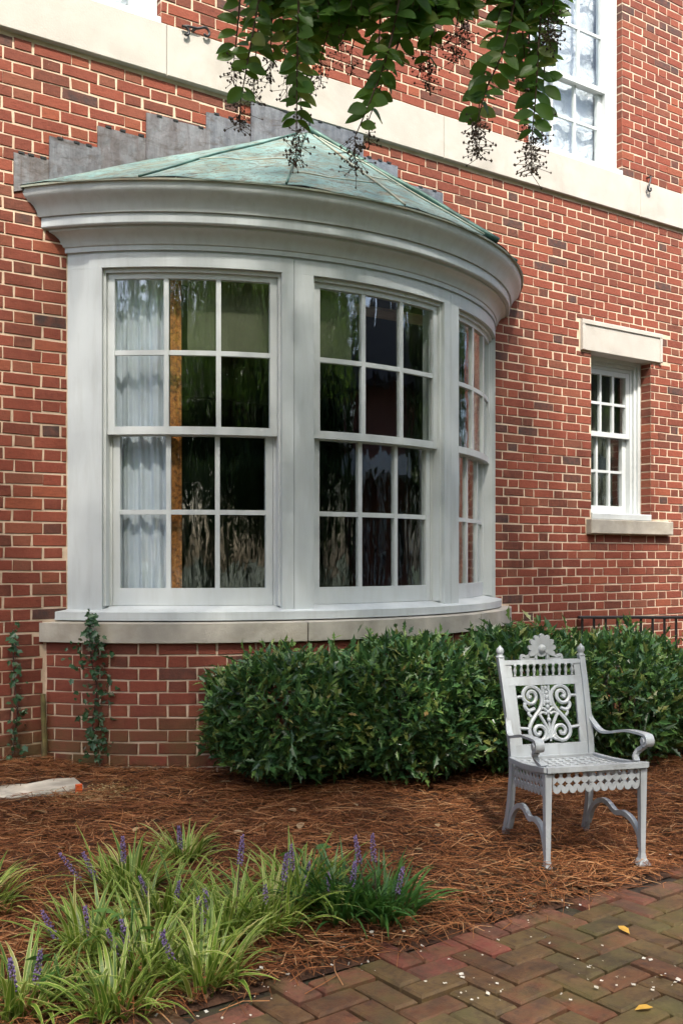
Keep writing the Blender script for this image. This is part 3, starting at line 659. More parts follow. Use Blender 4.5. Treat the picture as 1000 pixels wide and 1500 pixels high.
n = 40; V = [(6.26 + .62 * i / n, .33 + .018 * math.sin(i * 1.05) + .006 * math.sin(i * 2.9 + j * .3), 1.68 + 1.3 * j / 10) for j in range(11) for i in range(n + 1)]
np_mesh('curtain', V, [(j * (n + 1) + i, j * (n + 1) + i + 1, (j + 1) * (n + 1) + i + 1, (j + 1) * (n + 1) + i) for j in range(10) for i in range(n)], mat_plain('small_curtain_cloth', (.08, .085, .068), .8, .1, 5, 0), smooth=True, label='grey green curtain behind the small sash window', cat='curtain')
# ------------------------------------------------------------------ iron railing by the area steps
rl = empty('iron_railing', (6.02, -.03, .1), label='black iron railing coming out from the brick wall behind the holly', cat='railing')
rl.rotation_euler = (0, 0, math.atan2(-SP, CP))
m = MB(); m.bbox(-.0, 1.7, -.022, .022, .752, .775, .004); m.build('top_rail', IRON, rl)
m = MB(); m.box(0, 1.7, -.012, .012, .08, .1); m.build('bottom_rail', IRON, rl)
m = MB(); m.box(-.008, .008, -.008, .008, .099, .753)
b0 = m.build('baluster', IRON, rl); b0.location.x = .03
for k in range(1, 18): c = b0.copy(); c.location.x = .03 + k * .093; link(c, rl)
m = MB(); m.box(-.016, .016, -.016, .016, -.08, .751); p0 = m.build('post', IRON, rl); p0.location.x = 1.68

# ------------------------------------------------------------------ garden chair
ch = empty('garden_chair', (3.262, -2.63, .012), -.345, label='grey white cast iron armchair with pierced scroll back', cat='chair')
def cr(pts, n=8):                              # Catmull-Rom
    P = [Vector(p) for p in pts]; P = [P[0] * 2 - P[1]] + P + [P[-1] * 2 - P[-2]]; out = []
    for i in range(1, len(P) - 2):
        for k in range(n):
            t = k / n; a, b, c_, e = P[i - 1:i + 3]
            out.append(.5 * ((2 * b) + (c_ - a) * t + (2 * a - 5 * b + 4 * c_ - e) * t * t + (3 * b - a - 3 * c_ + e) * t ** 3))
    return out + [P[-2]]
SH = .435; YB = .40                            # seat height at the front, depth
FX, BX = .222, .196
zb = bed_h(3.4, -2.2)
def post_pt(s, t):                             # back post from seat to top, leaning back
    return Vector((s * (BX + .012 * t), YB + .02 + .115 * max(t, 0) ** 1.3, .40 + .452 * t))
for s in (-1, 1):
    m = MB(); gz = .004
    for (z0, z1, h0, h1) in ((.055, SH - .02, .0105, .0155), (.030, .055, .014, .0105), (gz, .030, .030, .014)):
        vs = [(s * FX + sx * h, .022 + sy * h, z) for z, h in ((z0, h0), (z1, h1)) for sx, sy in ((-1, -1), (1, -1), (1, 1), (-1, 1))]
        m.add(vs, [(3, 2, 1, 0), (4, 5, 6, 7)] + [(i, (i + 1) % 4, (i + 1) % 4 + 4, i + 4) for i in range(4)])
    m.build('leg', CHAIRP, ch)
    m = MB(); pts = cr([(s * BX, YB + .02, .40), (s * BX, YB + .025, .30), (s * (BX + .004), YB + .045, .16), (s * (BX + .008), YB + .085, zb - .01)]); m.strip(pts, (1, 0, 0), .024, .032); m.build('leg', CHAIRP, ch)
    m = MB(); pts = [post_pt(s, k / 10) for k in range(11)]; m.strip(pts, (1, 0, 0), .028, .028); po = m.build('back_post', CHAIRP, ch)
    m = MB(); t = post_pt(s, 1); m.lathe([(.012, -.01), (.02, 0), (.02, .006), (.011, .010), (.016, .018), (.019, .028), (.016, .040), (.006, .050), (.002, .056)], t, 10); m.build('finial', CHAIRP, po, smooth=True)
    m = MB()                                    # double-arched side stretcher
    arch = cr([(s * FX, .028, .075), (s * FX, .044, .13), (s * (FX - .006), .09, .178), (s * (FX - .010), .15, .192), (s * (FX - .012), .20, .182), (s * (FX - .014), .225, .186), (s * (FX - .018), .285, .212), (s * (FX - .02), .35, .20), (s * (FX - .022), .41, .15), (s * (FX - .023), YB + .045, .08)])
    m.strip(arch, (1, 0, 0), .02, .022); m.build('side_stretcher', CHAIRP, ch)
    m = MB(); q = post_pt(s, .44)               # arm with scrolled end and its support
    arm = cr([q, q + Vector((s * .012, -.03, -.045)), q + Vector((s * .03, -.10, -.085)), Vector((s * (FX + .03), .20, .545)), Vector((s * (FX + .035), .10, .552)), Vector((s * (FX + .035), .04, .552))])
    sc = [Vector((s * (FX + .035), .04 + .026 * (1 - .55 * k / 16) * math.cos(pi / 2 + 2.2 * pi * k / 16), .526 + .026 * (1 - .55 * k / 16) * math.sin(pi / 2 + 2.2 * pi * k / 16))) for k in range(1, 17)]
    nA = len(arm) + len(sc); m.strip(arm + sc, (1, 0, 0), [.020 + .020 * min(1, i / (len(arm) * .8)) for i in range(nA)], .011)
    m.lathe([(.012, -.024), (.014, -.02), (.014, .02), (.012, .024)], (s * (FX + .035), .04, .526), 8, (1, 0, 0))
    ar = m.build('arm', CHAIRP, ch, smooth=40)
    m = MB(); m.strip(cr([(s * (FX + .032), .055, .50), (s * (FX + .026), .085, .48), (s * (FX + .01), .088, .455), (s * (FX - .002), .06, SH)]), (1, 0, 0), .026, .016); m.build('arm_support', CHAIRP, ar, smooth=40)
def pierced(m, nu, nv, fn, hole=.33, th=.006, nrmv=(0, 0, 1), diamond=False, stagger=False):
    Nn = Vector(nrmv) * th; k8 = [(-.5, -.5), (0, -.5), (.5, -.5), (.5, 0), (.5, .5), (0, .5), (-.5, .5), (-.5, 0)]
    for i in range(nu):
        for j in range(nv):
            cu, cv = i + .5, j + .5; dm = diamond and (j % 2)
            O = [(cu + a, cv + b) for a, b in k8]; I = []
            for q in range(8):
                an = math.atan2(k8[q][1], k8[q][0]); rr = hole * (1 if not dm else (1.15 if q % 2 else .72)); I.append((cu + rr * math.cos(an), cv + rr * math.sin(an)))
            Pf = [Vector(fn(a / nu, b / nv)) for a, b in O + I]; vs = Pf + [p - Nn for p in Pf]
            fs = []
            for q in range(8):
                r_ = (q + 1) % 8; fs += [(q, r_, 8 + r_, 8 + q), (16 + r_, 16 + q, 24 + q, 24 + r_), (8 + q, 8 + r_, 24 + r_, 24 + q)]
            m.add(vs, fs)
def seat_z(u, v): return SH - .035 * v - .022 * math.sin(pi * v) * (.35 + .65 * (1 - (2 * u - 1) ** 2)) * 1.0
def seat_pt(u, v): hwid = FX + .012 + (BX - FX) * v; return (-hwid + 2 * hwid * u, .004 + (YB + .01) * v, seat_z(u, v))
m = MB(); pierced(m, 11, 10, lambda u, v: seat_pt(.04 + .92 * u, 0.06 + .88 * v), .40, .008, diamond=True); st = m.build('seat', CHAIRP, ch)
m = MB(); e = []
for u0, v0, u1, v1 in ((0, 0, 1, 0), (1, 0, 1, 1), (1, 1, 0, 1), (0, 1, 0, 0)): e.append([(u0 + (u1 - u0) * k / 10, v0 + (v1 - v0) * k / 10) for k in range(11)])
for pts in e: m.strip([Vector(seat_pt(a, b)) + Vector((0, 0, -.002)) for a, b in pts], (0, 0, 1), .022, .024)
m.build('seat_rim', CHAIRP, st, smooth=40)
def apron(nu, p0, p1, za, zc, normal):
    m = MB(); p0, p1 = Vector(p0), Vector(p1); Hh = .070
    def fn(u, v): p = p0.lerp(p1, u); return (p.x, p.y, (za + (zc - za) * u) - .012 - Hh * v)
    pierced(m, nu, 2, fn, .36, .006, normal, diamond=True)
    for i in range(nu):                         # scalloped fringe
        c = Vector(fn((i + .5) / nu, 1)); t = (p1 - p0).normalized(); w_ = (p1 - p0).length / nu
        pl = [c + t * (w_ * .5 * math.cos(a)) + Vector((0, 0, -.6 * w_ * math.sin(a))) for a in [pi * k / 6 for k in range(7)]]
        nv_ = Vector(normal) * .006; vs = pl + [p - nv_ for p in pl]; n = 7
        m.add(vs, [tuple(range(n)), tuple(range(2 * n - 1, n - 1, -1))] + [(k, k + n, (k + 1) % n + n, (k + 1) % n) for k in range(n)])
    m.build('apron', CHAIRP, ch)
apron(11, (-FX + .02, .008, 0), (FX - .02, .008, 0), SH, SH, (0, -1, 0))
for s in (-1, 1): apron(9, (s * (FX + .006), .04, 0), (s * (BX + .006), YB - .005, 0), SH - .014, SH - .05, (s, 0, 0))
# the back: rails, spindles, scrollwork, crest, laid out in (across, up) and leaned like the posts
def bk(u, t, out=0.0):
    p = post_pt(1, t); return Vector((u, p.y - .0 - out, p.z))
def brail(name, t0, t1, th=.014, u=None):
    m = MB(); uu = u or (BX + .012 * (t0 + t1) / 2 - .012); vs = []
    for t in (t0, t1):
        for o_ in (th / 2, -th / 2): vs += [bk(-uu, t, o_), bk(uu, t, o_)]
    m.add(vs, [(0, 1, 5, 4), (3, 2, 6, 7), (0, 2, 3, 1), (4, 5, 7, 6), (0, 4, 6, 2), (1, 3, 7, 5)]); return m.build(name, CHAIRP, ch)
brail('top_rail', .925, .965, .024); brail('middle_rail', .715, .80, .016); brail('bottom_rail', -.02, .13, .016)
for s in (-1, 1):                               # flat side stiles of the back frame
    vs = []; m = MB()
    for t in (.131, .714):
        for o_ in (.007, -.007): vs += [bk(s * (BX + .012 * t - .012), t, o_), bk(s * (BX + .012 * t - .052), t, o_)]
    m.add(vs, [(0, 1, 5, 4), (3, 2, 6, 7), (0, 2, 3, 1), (4, 5, 7, 6), (0, 4, 6, 2), (1, 3, 7, 5)])
    m.build('back_stile', CHAIRP, ch); vs = []; m = MB()
    for t in (.801, .924):
        for o_ in (.007, -.007): vs += [bk(s * (BX - .0), t, o_), bk(s * (BX - .036), t, o_)]
    m.add(vs, [(0, 1, 5, 4), (3, 2, 6, 7), (0, 2, 3, 1), (4, 5, 7, 6), (0, 4, 6, 2), (1, 3, 7, 5)])
    m.build('back_stile', CHAIRP, ch)
for k in range(10):
    u = -.146 + .292 * k / 9; m = MB(); m.lathe([(.007, 0), (.007, .006), (.0045, .010), (.008, .022), (.009, .030), (.0045, .044), (.007, .050), (.007, .057)], bk(u, .80), 8); m.build('spindle', CHAIRP, ch, smooth=True)
U0, T0, T1 = .150, .13, .715
def sp_(u, v, out=.0): return bk((u - .5) * 2 * U0, T1 + (T0 - T1) * v, out)
m = MB()
for s in (-1, 1):
    q = lambda pts: [sp_(.5 + s * (u - .5), v) for u, v in pts]
    big = [(.24, .19), (.20, .22), (.19, .16), (.24, .11), (.31, .14), (.32, .23), (.26, .31), (.17, .30), (.11, .21), (.13, .10), (.22, .03), (.33, .05), (.41, .15), (.41, .30), (.36, .42), (.28, .52), (.21, .62), (.16, .74), (.18, .87), (.28, .95), (.39, .91), (.43, .80), (.38, .71), (.29, .70), (.24, .77), (.27, .84), (.32, .83), (.33, .78)]
    m.tube(cr(q(big), 5), .0092, 6)
    m.tube(cr(q([(.0, .20), (.06, .195), (.12, .20)]), 4), .0075, 6); m.tube(cr(q([(.0, .72), (.08, .73), (.17, .74)]), 4), .0075, 6)
    m.tube(cr(q([(.445, .02), (.45, .2), (.445, .36)]), 4), .007, 6)
    m.tube(cr(q([(.34, .44), (.42, .40), (.5, .47)]), 4), .007, 6); m.tube(cr(q([(.33, .52), (.40, .47), (.47, .50)]), 4), .007, 6)
    m.tube(cr(q([(.35, .50), (.43, .66), (.5, .84)]), 4), .008, 6); m.tube(cr(q([(.5, .86), (.42, .92), (.30, .955)]), 4), .008, 6)
    m.tube(cr(q([(.13, .30), (.12, .36), (.16, .42), (.21, .43), (.28, .40)]), 4), [.009] * 17, 6)
    m.tube(cr(q([(.20, .43), (.17, .48), (.21, .54)]), 4), .007, 6)
    for v in (.10, .2, .3): m.tube([sp_(.5, v - .03), sp_(.5 + s * .05, v)], .006, 5)
for v in (.06, .14, .22, .30, .38, .47, .60): c = sp_(.5, v); m.lathe([(.001, -.012), (.008, -.008), (.011, 0), (.008, .008), (.001, .012)], c, 8)
m.tube([sp_(.5, .5), sp_(.5, .96)], .005, 5)
for k in range(5): an = -1.0 + .5 * k; c = sp_(.5, .90); m.tube([c, c + Vector((.035 * math.sin(an), 0, .035 * math.cos(an)))], [.009, .004], 5)
m.build('scrollwork', CHAIRP, ch, smooth=50)
m = MB(); c = bk(0, .965) + Vector((0, 0, .052))
for k in range(9):
    an = rad(-112 + 28 * k); dx, dz = math.sin(an), math.cos(an); pr = []
    for (l, wv) in ((.012, .005), (.028, .0085), (.042, .0105), (.052, .0085), (.057, .002)): pr.append((l * 1.25, wv * 1.25))
    vs = []
    for l, wv in pr:
        for o_, ww in ((.004, 1), (.004, -1), (-.005, -1), (-.005, 1)): vs.append(c + Vector((dx * l + dz * wv * ww, -o_ * 1.6 - .004 * (l > .02), dz * l - dx * wv * ww)))
    m.add(vs, [(i * 4 + a, i * 4 + 4 + a, i * 4 + 4 + (a + 1) % 4, i * 4 + (a + 1) % 4) for i in range(4) for a in range(4)] + [(0, 1, 2, 3), (19, 18, 17, 16)])
m.lathe([(.038, 0), (.038, .008), (.030, .010), (.022, .008), (.018, .018), (.007, .024)], c + Vector((0, .004, 0)), 14, (0, -1, 0))
for s in (-1, 1):
    b0_ = bk(0, .965)
    m.strip(cr([b0_ + Vector((s * .105, 0, .006)), b0_ + Vector((s * .098, 0, .022)), b0_ + Vector((s * .075, 0, .016)), b0_ + Vector((s * .045, 0, .032)), b0_ + Vector((s * .03, 0, .05))], 5), (0, 1, 0), .014, .012)
    m.strip([b0_ + Vector((s * .03, 0, 0)), b0_ + Vector((s * .034, 0, .05))], (0, 1, 0), .014, .014)
    m.strip([b0_ + Vector((s * .11, 0, .004)), b0_ + Vector((s * .03, 0, .004))], (0, 1, 0), .014, .010)
m.build('crest', CHAIRP, ch, smooth=40)

# ------------------------------------------------------------------ holly shrubs
def shrub(c, sx, sy, h, n, label, seed):
    rs = np.random.default_rng(seed); cx_, cy_ = c; g = bed_z(cx_, cy_)
    root = empty('holly_shrub', (cx_, cy_, g), label=label, cat='shrub', group='holly shrubs under the bow window')
    U = rs.normal(size=(n, 3)); U = U / np.linalg.norm(U, axis=1, keepdims=True); 
    U = U / (np.abs(U) ** 2.4).sum(1, keepdims=True) ** (1 / 2.4)                     # boxy, clipped outline
    lump = 1.03 + .11 * np.sin(U[:, 0] * 7 + seed) * np.sin(U[:, 2] * 6 + 1) + .06 * np.sin(U[:, 1] * 9 + 2 * seed + U[:, 0] * 5)
    rr = lump * (1 - np.abs(rs.normal(0, .10, n))) ; rr[: n // 5] *= rs.uniform(.6, .95, n // 5)
    P = U * rr[:, None] * np.array([sx, sy, h / 2]); P[:, 2] += h / 2 + .02
    spr = rs.random(n) < .09; P[spr, 2] += rs.uniform(0, .09, spr.sum()) * (P[spr, 2] > h * .6)
    P = P[P[:, 2] > .02 + .05 * rs.random(len(P))]; n = len(P)
    out = nrm(P - np.array([0, 0, h * .45])); D = nrm(out * .5 + np.array([0, 0, .35]) + rs.normal(0, .55, (n, 3))); Nn = nrm(np.array([0, 0, .9]) + out * .6 + rs.normal(0, .45, (n, 3)))
    X, Y, Z = frames(D, Nn); S = rs.uniform(.035, .10, n)
    V, Fc = batch(*LEAF_HOLLY, P, X, Y, Z, np.stack([S, S * .72, S], 1))
    np_mesh('foliage', V, Fc, HOLLY, root, kind='stuff')
    k_ = np.where((P[:, 2] > h * .55) | (rs.random(n) < .12))[0]; k_ = rs.choice(k_, 130, replace=False); Q, D2 = [], []
    for i in k_:
        ax = nrm(out[i] + np.array([0, 0, .8]) + rs.normal(0, .3, 3))
        for j in range(6): Q.append(P[i] + out[i] * .02 + ax * .011 * j); D2.append(ax * .7 + nrm(rs.normal(0, 1, 3)) * .75)
    Q = np.array(Q); X, Y, Z = frames(np.array(D2), np.tile([0, -.3, 1.], (len(Q), 1)) + rs.normal(0, .3, (len(Q), 3))); S = rs.uniform(.03, .06, len(Q)); V, Fc = batch(*LEAF_HOLLY, Q, X, Y, Z, np.stack([S, S * .7, S], 1)); np_mesh('new_shoots', V, Fc, SHOOT, root, kind='stuff')
    m = MB()
    for k in range(16):
        a = rs.uniform(0, 2 * pi); r_ = rs.uniform(.3, .85); tip = Vector((sx * r_ * math.cos(a), sy * r_ * math.sin(a), h * rs.uniform(.55, .9))); b_ = Vector((.08 * math.cos(a), .06 * math.sin(a), -.03))
        m.tube([b_, b_.lerp(tip, .5) + Vector((0, 0, -.03)), tip], [.010, .007, .003], 5)
    m.build('stem', BARK, root, smooth=True); return root
shrub((2.80, -.92), .41, .37, .61, 7000, 'low holly shrub beside the climbing vine under the bow window', 3)
shrub((3.42, -1.12), .44, .41, .70, 8200, 'dense holly shrub between the bow window and the pine straw', 4)
shrub((4.12, -1.28), .44, .41, .74, 8200, 'dense holly shrub with leaf tips above its neighbours, left of the chair back', 5)
shrub((4.80, -1.42), .44, .40, .71, 6600, 'holly shrub right behind the iron armchair', 6)
shrub((5.50, -1.55), .46, .42, .54, 4500, 'holly shrub in front of the iron railing', 8)

# ------------------------------------------------------------------ climbing plants, stake, slab
def vine(name, base, path_, n, label, spread, seed, off):
    rs = random.Random(seed); root = empty(name, base, label=label, cat='climber'); m = MB(); pts = cr(path_, 6); loc = Vector(base)
    m.tube([p - loc for p in pts], [.004] * len(pts), 5)
    P, D, Nn, S = [], [], [], []
    for k in range(n):
        i = rs.randrange(len(pts)); u = i / len(pts); hw = spread(u); p = pts[i] - loc; q = p + Vector((rs.gauss(0, hw), -abs(rs.gauss(0, .02)) - .01, rs.gauss(0, .02))); q += off * 0
        P.append(q); D.append((rs.gauss(0, .7), -.3 + rs.gauss(0, .3), rs.gauss(-.2, .5))); Nn.append((rs.gauss(0, .3), -1, .6 + rs.gauss(0, .3))); S.append(rs.uniform(.018, .05))
        if rs.random() < .25: m.tube([p, q], .0018, 4)
    m.build('stem', TWIG, root, smooth=True)
    X, Y, Z = frames(np.array(D), np.array(Nn)); V, Fc = batch(*LEAF_IVY, np.array([tuple(p) for p in P]), X, Y, Z, np.array(S)); np_mesh('foliage', V, Fc, VINEL, root, kind='stuff'); return root
def onbase(px, py, out=.03):
    r = ray(px, py); R_ = RBASE + out; ox_, oy_ = -CX, -CD - CY; A = r[0] ** 2 + r[1] ** 2; B = ox_ * r[0] + oy_ * r[1]; Q = ox_ * ox_ + oy_ * oy_ - R_ * R_; k = (-B - math.sqrt(max(0, B * B - A * Q))) / A
    return Vector((r[0] * k, -CD + r[1] * k, CH + r[2] * k))
vp = [onbase(x, y, o) for x, y, o in ((140, 1112, .03), (136, 1060, .03), (142, 1010, .03), (134, 965, .04), (132, 930, .07), (131, 902, .07))]
vine('climbing_vine', tuple(vp[0]), vp, 230, 'leafy vine climbing the bow base beside the holly', lambda u: .035 + .045 * math.exp(-((u - .5) / .25) ** 2) - .025 * (u > .75), 5, Vector((0, 0, 0)))
vq = [on_wall(x, y, -.03) for x, y in ((18, 1112), (22, 1075), (26, 1040), (22, 1000), (20, 960), (20, 922))]
vine('wall_creeper', tuple(vq[0]), vq, 85, 'thin creeper on the flat brick wall left of the wooden stake', lambda u: .03 * (1 - u) + .006, 9, Vector((0, 0, 0)))
p = on_wall(65, 1100, -.03); m = MB(); m.tube([(0, 0, -.06), (.003, -.002, .12), (-.002, .002, .24), (-.004, .004, .365)], [.016, .0155, .015, .014], 9)
o = m.build('wooden_stake', STAKE, smooth=40, label='short greenish wooden stake standing in the corner of the brick base', cat='stake'); o.location = (p.x, p.y, .215)
m = MB(); pts = [(-10, 1150), (40, 1152), (80, 1143), (112, 1142), (121, 1152), (100, 1160), (60, 1168), (20, 1173), (-15, 1172)]
lo = [on_bed(*q) for q in pts]; base_ = Vector((1.55, -.57, bed_h(1.55, -.57))); n = len(lo)
vs = []
for dz, sc_ in ((-.03, 1.04), (.012, 1.02), (.024, .95)): vs += [((q.x - base_.x) * sc_, (q.y - base_.y) * sc_, dz + rnd.uniform(-.004, .004)) for q in lo]
m.add(vs, [tuple(range(2 * n, 3 * n))[::-1]] + [(k + l * n, (k + 1) % n + l * n, (k + 1) % n + (l + 1) * n, k + (l + 1) * n) for l in range(2) for k in range(n)])
o = m.build('flat_slab', SLAB, label='pale flat slab lying in the pine straw before the wall', cat='slab'); o.location = base_
q = on_bed(116, 1158); m = MB(); m.bbox(-.016, .016, -.008, .008, -.01, .042, .003); o = m.build('marker_tag', ORANGE, label='small bright orange tag at the end of the pale slab', cat='marker'); o.location = (q.x, q.y, bed_h(q.x, q.y) + .0)

# ------------------------------------------------------------------ lilyturf
def lilyturf(px, py, n, length, deep, label, spikes, seed, spread=.10):
    rs = random.Random(seed); b = on_bed(px, py); b.z = bed_h(b.x, b.y)
    root = empty('lilyturf_clump', b, label=label, cat='grass clump', group='lilyturf clumps along the brick path')
    V, Fc, mi = [], [], []
    for k in range(n):
        a = rs.uniform(0, 2 * pi); L = length * .92 * rs.uniform(.5, 1.15); w_ = rs.uniform(.005, .0082); el = rs.uniform(.65, 1.5); bend = rs.uniform(.4, 1.8); r_ = spread * math.sqrt(rs.random())
        p = np.array([r_ * math.cos(a + rs.gauss(0, .6)), r_ * math.sin(a + rs.gauss(0, .6)), -.01]); side = np.array([-math.sin(a), math.cos(a), 0]); seg = 7; n0 = len(V)
        tw = rs.uniform(-.4, .4)
        for i in range(seg + 1):
            t = i / seg; e = el - bend * t ** 1.3; dr = np.array([math.cos(a) * math.cos(e), math.sin(a) * math.cos(e), math.sin(e)])
            ww = w_ * (1 - t ** 3) * (.7 + .6 * t * (1 - t) * 2) + .0003; up = np.cross(dr, side); sd = side * math.cos(tw) + up * math.sin(tw)
            for q in (-1, -.72, .72, 1): V.append(p + sd * ww * q + up * (.0012 * abs(q)))
            p = p + dr * L / seg
            p[2] = max(p[2], -.005)
        for i in range(seg):
            for c in range(3): Fc.append((n0 + i * 4 + c, n0 + i * 4 + c + 1, n0 + i * 4 + 5 + c, n0 + i * 4 + 4 + c)); mi.append(0 if c == 1 or deep else 1)
    np_mesh('blades', V, Fc, [BLADED if deep else BLADEG, BLADEC], root, midx=mi, smooth=True, kind='stuff')
    for (sx, sy) in spikes:
        tgt = at_depth(sx, sy, cam_z(b) - rs.uniform(-.03, .06)) - b; H_ = max(.16, tgt.z); m = MB(); tip = Vector((tgt.x, tgt.y, H_)); foot = Vector((tip.x * .5, tip.y * .5, 0)); mid = foot.lerp(tip, .6) + Vector((0, 0, .01))
        m.tube([foot, mid, tip], [.002, .002, .0012], 5); m.mi = 1; 
        for k in range(46):
            t = 1 - .10 / H_ * (k / 46) * 1.0; c = foot.lerp(tip, t); an = k * 2.4; wd = .0085 * (.45 + .55 * min(1, k / 18)); c = c + Vector((math.cos(an) * wd, math.sin(an) * wd, rs.uniform(-.002, .002))); s_ = .0042 * rs.uniform(.7, 1.25)
            m.add([c + Vector(v) * s_ for v in ((1, 0, 0), (-1, 0, 0), (0, 1, 0), (0, -1, 0), (0, 0, 1.2), (0, 0, -1.2))], [(0, 2, 4), (2, 1, 4), (1, 3, 4), (3, 0, 4), (2, 0, 5), (1, 2, 5), (3, 1, 5), (0, 3, 5)])
        m.build('flower_spike', [TWIG, PURPLE], root)
VL = 'cream striped lilyturf clump '
clumps = [(270, 1262, 46, .22, 0, VL + 'standing alone in the pine straw', [(262, 1225)], .05),
          (185, 1312, 60, .30, 0, VL + 'at the straw edge facing the pale slab', [(180, 1225), (88, 1308), (122, 1318)], .08),
          (245, 1345, 60, .30, 0, VL + 'in the middle of the patch', [(205, 1336), (262, 1292)], .09),
          (330, 1372, 75, .32, 0, VL + 'with two purple spikes, near the path', [(300, 1302), (290, 1330), (355, 1225)], .09),
          (395, 1362, 70, .31, 0, VL + 'beside the plain green clumps', [(388, 1300), (420, 1250)], .09),
          (440, 1330, 60, .30, 0, VL + 'behind the plain green clumps', [(426, 1238), (452, 1262)], .08),
          (215, 1420, 75, .33, 0, VL + 'with leaning purple spikes among broad weeds', [(157, 1362), (178, 1348), (240, 1372)], .10),
          (130, 1392, 55, .28, 0, VL + 'next to the broadleaf weed', [(62, 1380), (125, 1390)], .08),
          (300, 1440, 60, .27, 0, VL + 'drooping onto the path bricks', [(236, 1365)], .09),
          (35, 1475, 70, .26, 0, VL + 'at the far end of the patch from the chair', [(15, 1440), (60, 1410)], .09),
          (-30, 1335, 50, .27, 0, VL + 'apart from the patch, before the pale slab', [], .08),
          (165, 1478, 60, .25, 0, VL + 'half hidden under broad weeds by the path', [], .09),
          (500, 1345, 110, .27, 1, 'plain green lilyturf clump touching the striped ones', [(520, 1262), (480, 1300)], .10),
          (560, 1345, 110, .25, 1, 'plain green lilyturf clump nearest the chair', [(545, 1222), (520, 1225), (590, 1270)], .10)]
for i, (x, y, n, L, dp, lb, sp, sd_) in enumerate(clumps): lilyturf(x, y, int(n * 1.9), L, dp, lb, sp, 40 + i, sd_)
def weed(px, py, leaves, label, seed):
    rs = random.Random(seed); b = on_bed(px, py); b.z = bed_h(b.x, b.y); root = empty('broadleaf_weed', b, label=label, cat='weed'); P, D, Nn, S = [], [], [], []; m = MB()
    for k in range(leaves):
        a = k * 2.4 + rs.random(); h = rs.uniform(.06, .18); p = Vector((.04 * math.cos(a), .04 * math.sin(a), h)); m.tube([(0, 0, -.01), p * .6, p], .0025, 5); P.append(p); D.append((math.cos(a), math.sin(a), rs.uniform(-.3, .4))); Nn.append((rs.gauss(0, .3), rs.gauss(0, .3), 1)); S.append(rs.uniform(.06, .09))
    m.build('stem', WEED, root, smooth=True); X, Y, Z = frames(np.array(D), np.array(Nn)); tv, tf = LEAF_OVAL
    for k in range(leaves):
        V, Fc = batch(tv, tf, np.array([P[k]]), X[k:k + 1], Y[k:k + 1], Z[k:k + 1], np.array([[S[k], S[k] * .85, S[k]]])); np_mesh('leaf', V, Fc, WEED, root, smooth=True)
weed(100, 1462, 7, 'bright green broadleaf weed near the path corner', 1); weed(190, 1400, 8, 'broadleaf weed growing up through the striped lilyturf', 2); weed(450, 1322, 6, 'small broadleaf weed between striped and plain lilyturf', 3)

# ------------------------------------------------------------------ pine straw, chips, litter
def strewn(name, n, x0, x1, y0, y1, L0, L1, wd, mat, lift, seed, dens=None, **kw):
    rs = np.random.default_rng(seed); x = rs.uniform(x0, x1, n); y = rs.uniform(y0, y1, n)
    if dens is not None: k = dens(x, y, rs); x, y = x[k], y[k]; n = len(x)
    t = np.clip((y - EDGE) / -EDGE, 0, 1); q = np.clip((y - EDGE) / .25, 0, 1)
    z = BEDTOP * t + q * (.012 * np.sin(x * 2.3 + y * 1.7) + .009 * np.sin(x * 5.1 - y * 4.3) + .006 * np.sin(x * 9 + y * 7)) + rs.random(n) ** 2 * lift + .002
    a = rs.uniform(0, 2 * pi, n) ; L = rs.uniform(L0, L1, n); cv = rs.normal(0, .35, n); el = rs.normal(0, .10, n); wv = wd * rs.uniform(.7, 1.4, n)
    V = np.zeros((n, 6, 3)); 
    for i, s in enumerate((-.5, 0, .5)):
        ang = a + cv * s; px = x + np.cos(a) * L * s - np.sin(a) * cv * L * (s * s) ; py = y + np.sin(a) * L * s + np.cos(a) * cv * L * (s * s); pz = z + L * s * el + .006 * (s == 0)
        for j, e in enumerate((-1, 1)):
            V[:, i * 2 + j, 0] = px - np.sin(ang) * wv * e; V[:, i * 2 + j, 1] = py + np.cos(ang) * wv * e; V[:, i * 2 + j, 2] = pz + .0006 * e
    Fc = (np.array([(0, 2, 3, 1), (2, 4, 5, 3)])[None] + (np.arange(n) * 6)[:, None, None]).reshape(-1, 4)
    return np_mesh(name, V.reshape(-1, 3), Fc, mat, kind='stuff', **kw)
def dens(x, y, rs):
    c = np.sin(x * 3.1 + y * 2) * np.sin(y * 3.7 - x) * .25 + .8
    slab = (np.abs(x - 1.55) < .28) & (np.abs(y + .57) < .12)
    bay = (x - CX) ** 2 + (y - CY) ** 2 < (RBASE + .02) ** 2
    edge = y > EDGE - .05 + .10 * rs.random(len(x)) ** 2 - .16 * (rs.random(len(x)) < .12) * rs.random(len(x))
    return (rs.random(len(x)) < c) & ~slab & ~bay & (y < -.0) & edge
strewn('pine_straw', 95000, .7, 6.0, EDGE - .16, .0, .07, .17, .00115, STRAW, .035, 5, dens, label='brown pine straw mulch covering the planting bed', cat='mulch')
strewn('pine_straw', 9000, -3, .7, EDGE, .0, .08, .18, .002, STRAW, .03, 6, label='brown pine straw mulch beyond the lilyturf patch', cat='mulch')
strewn('pine_straw', 12000, 6.0, 9.9, EDGE, .0, .08, .18, .002, STRAW, .03, 7, label='brown pine straw mulch past the iron railing', cat='mulch')
strewn('wood_chips', 3500, 1.45, 2.05, -.98, -.45, .012, .03, .004, CHIP, .012, 8, lambda x, y, rs: (rs.random(len(x)) < np.exp(-((x - 1.78) / .16) ** 2 - ((y + .72) / .10) ** 2)) & ~((np.abs(x - 1.55) < .25) & (np.abs(y + .57) < .09)), label='pale sawdust and wood chips beside the flat slab', cat='wood chips')
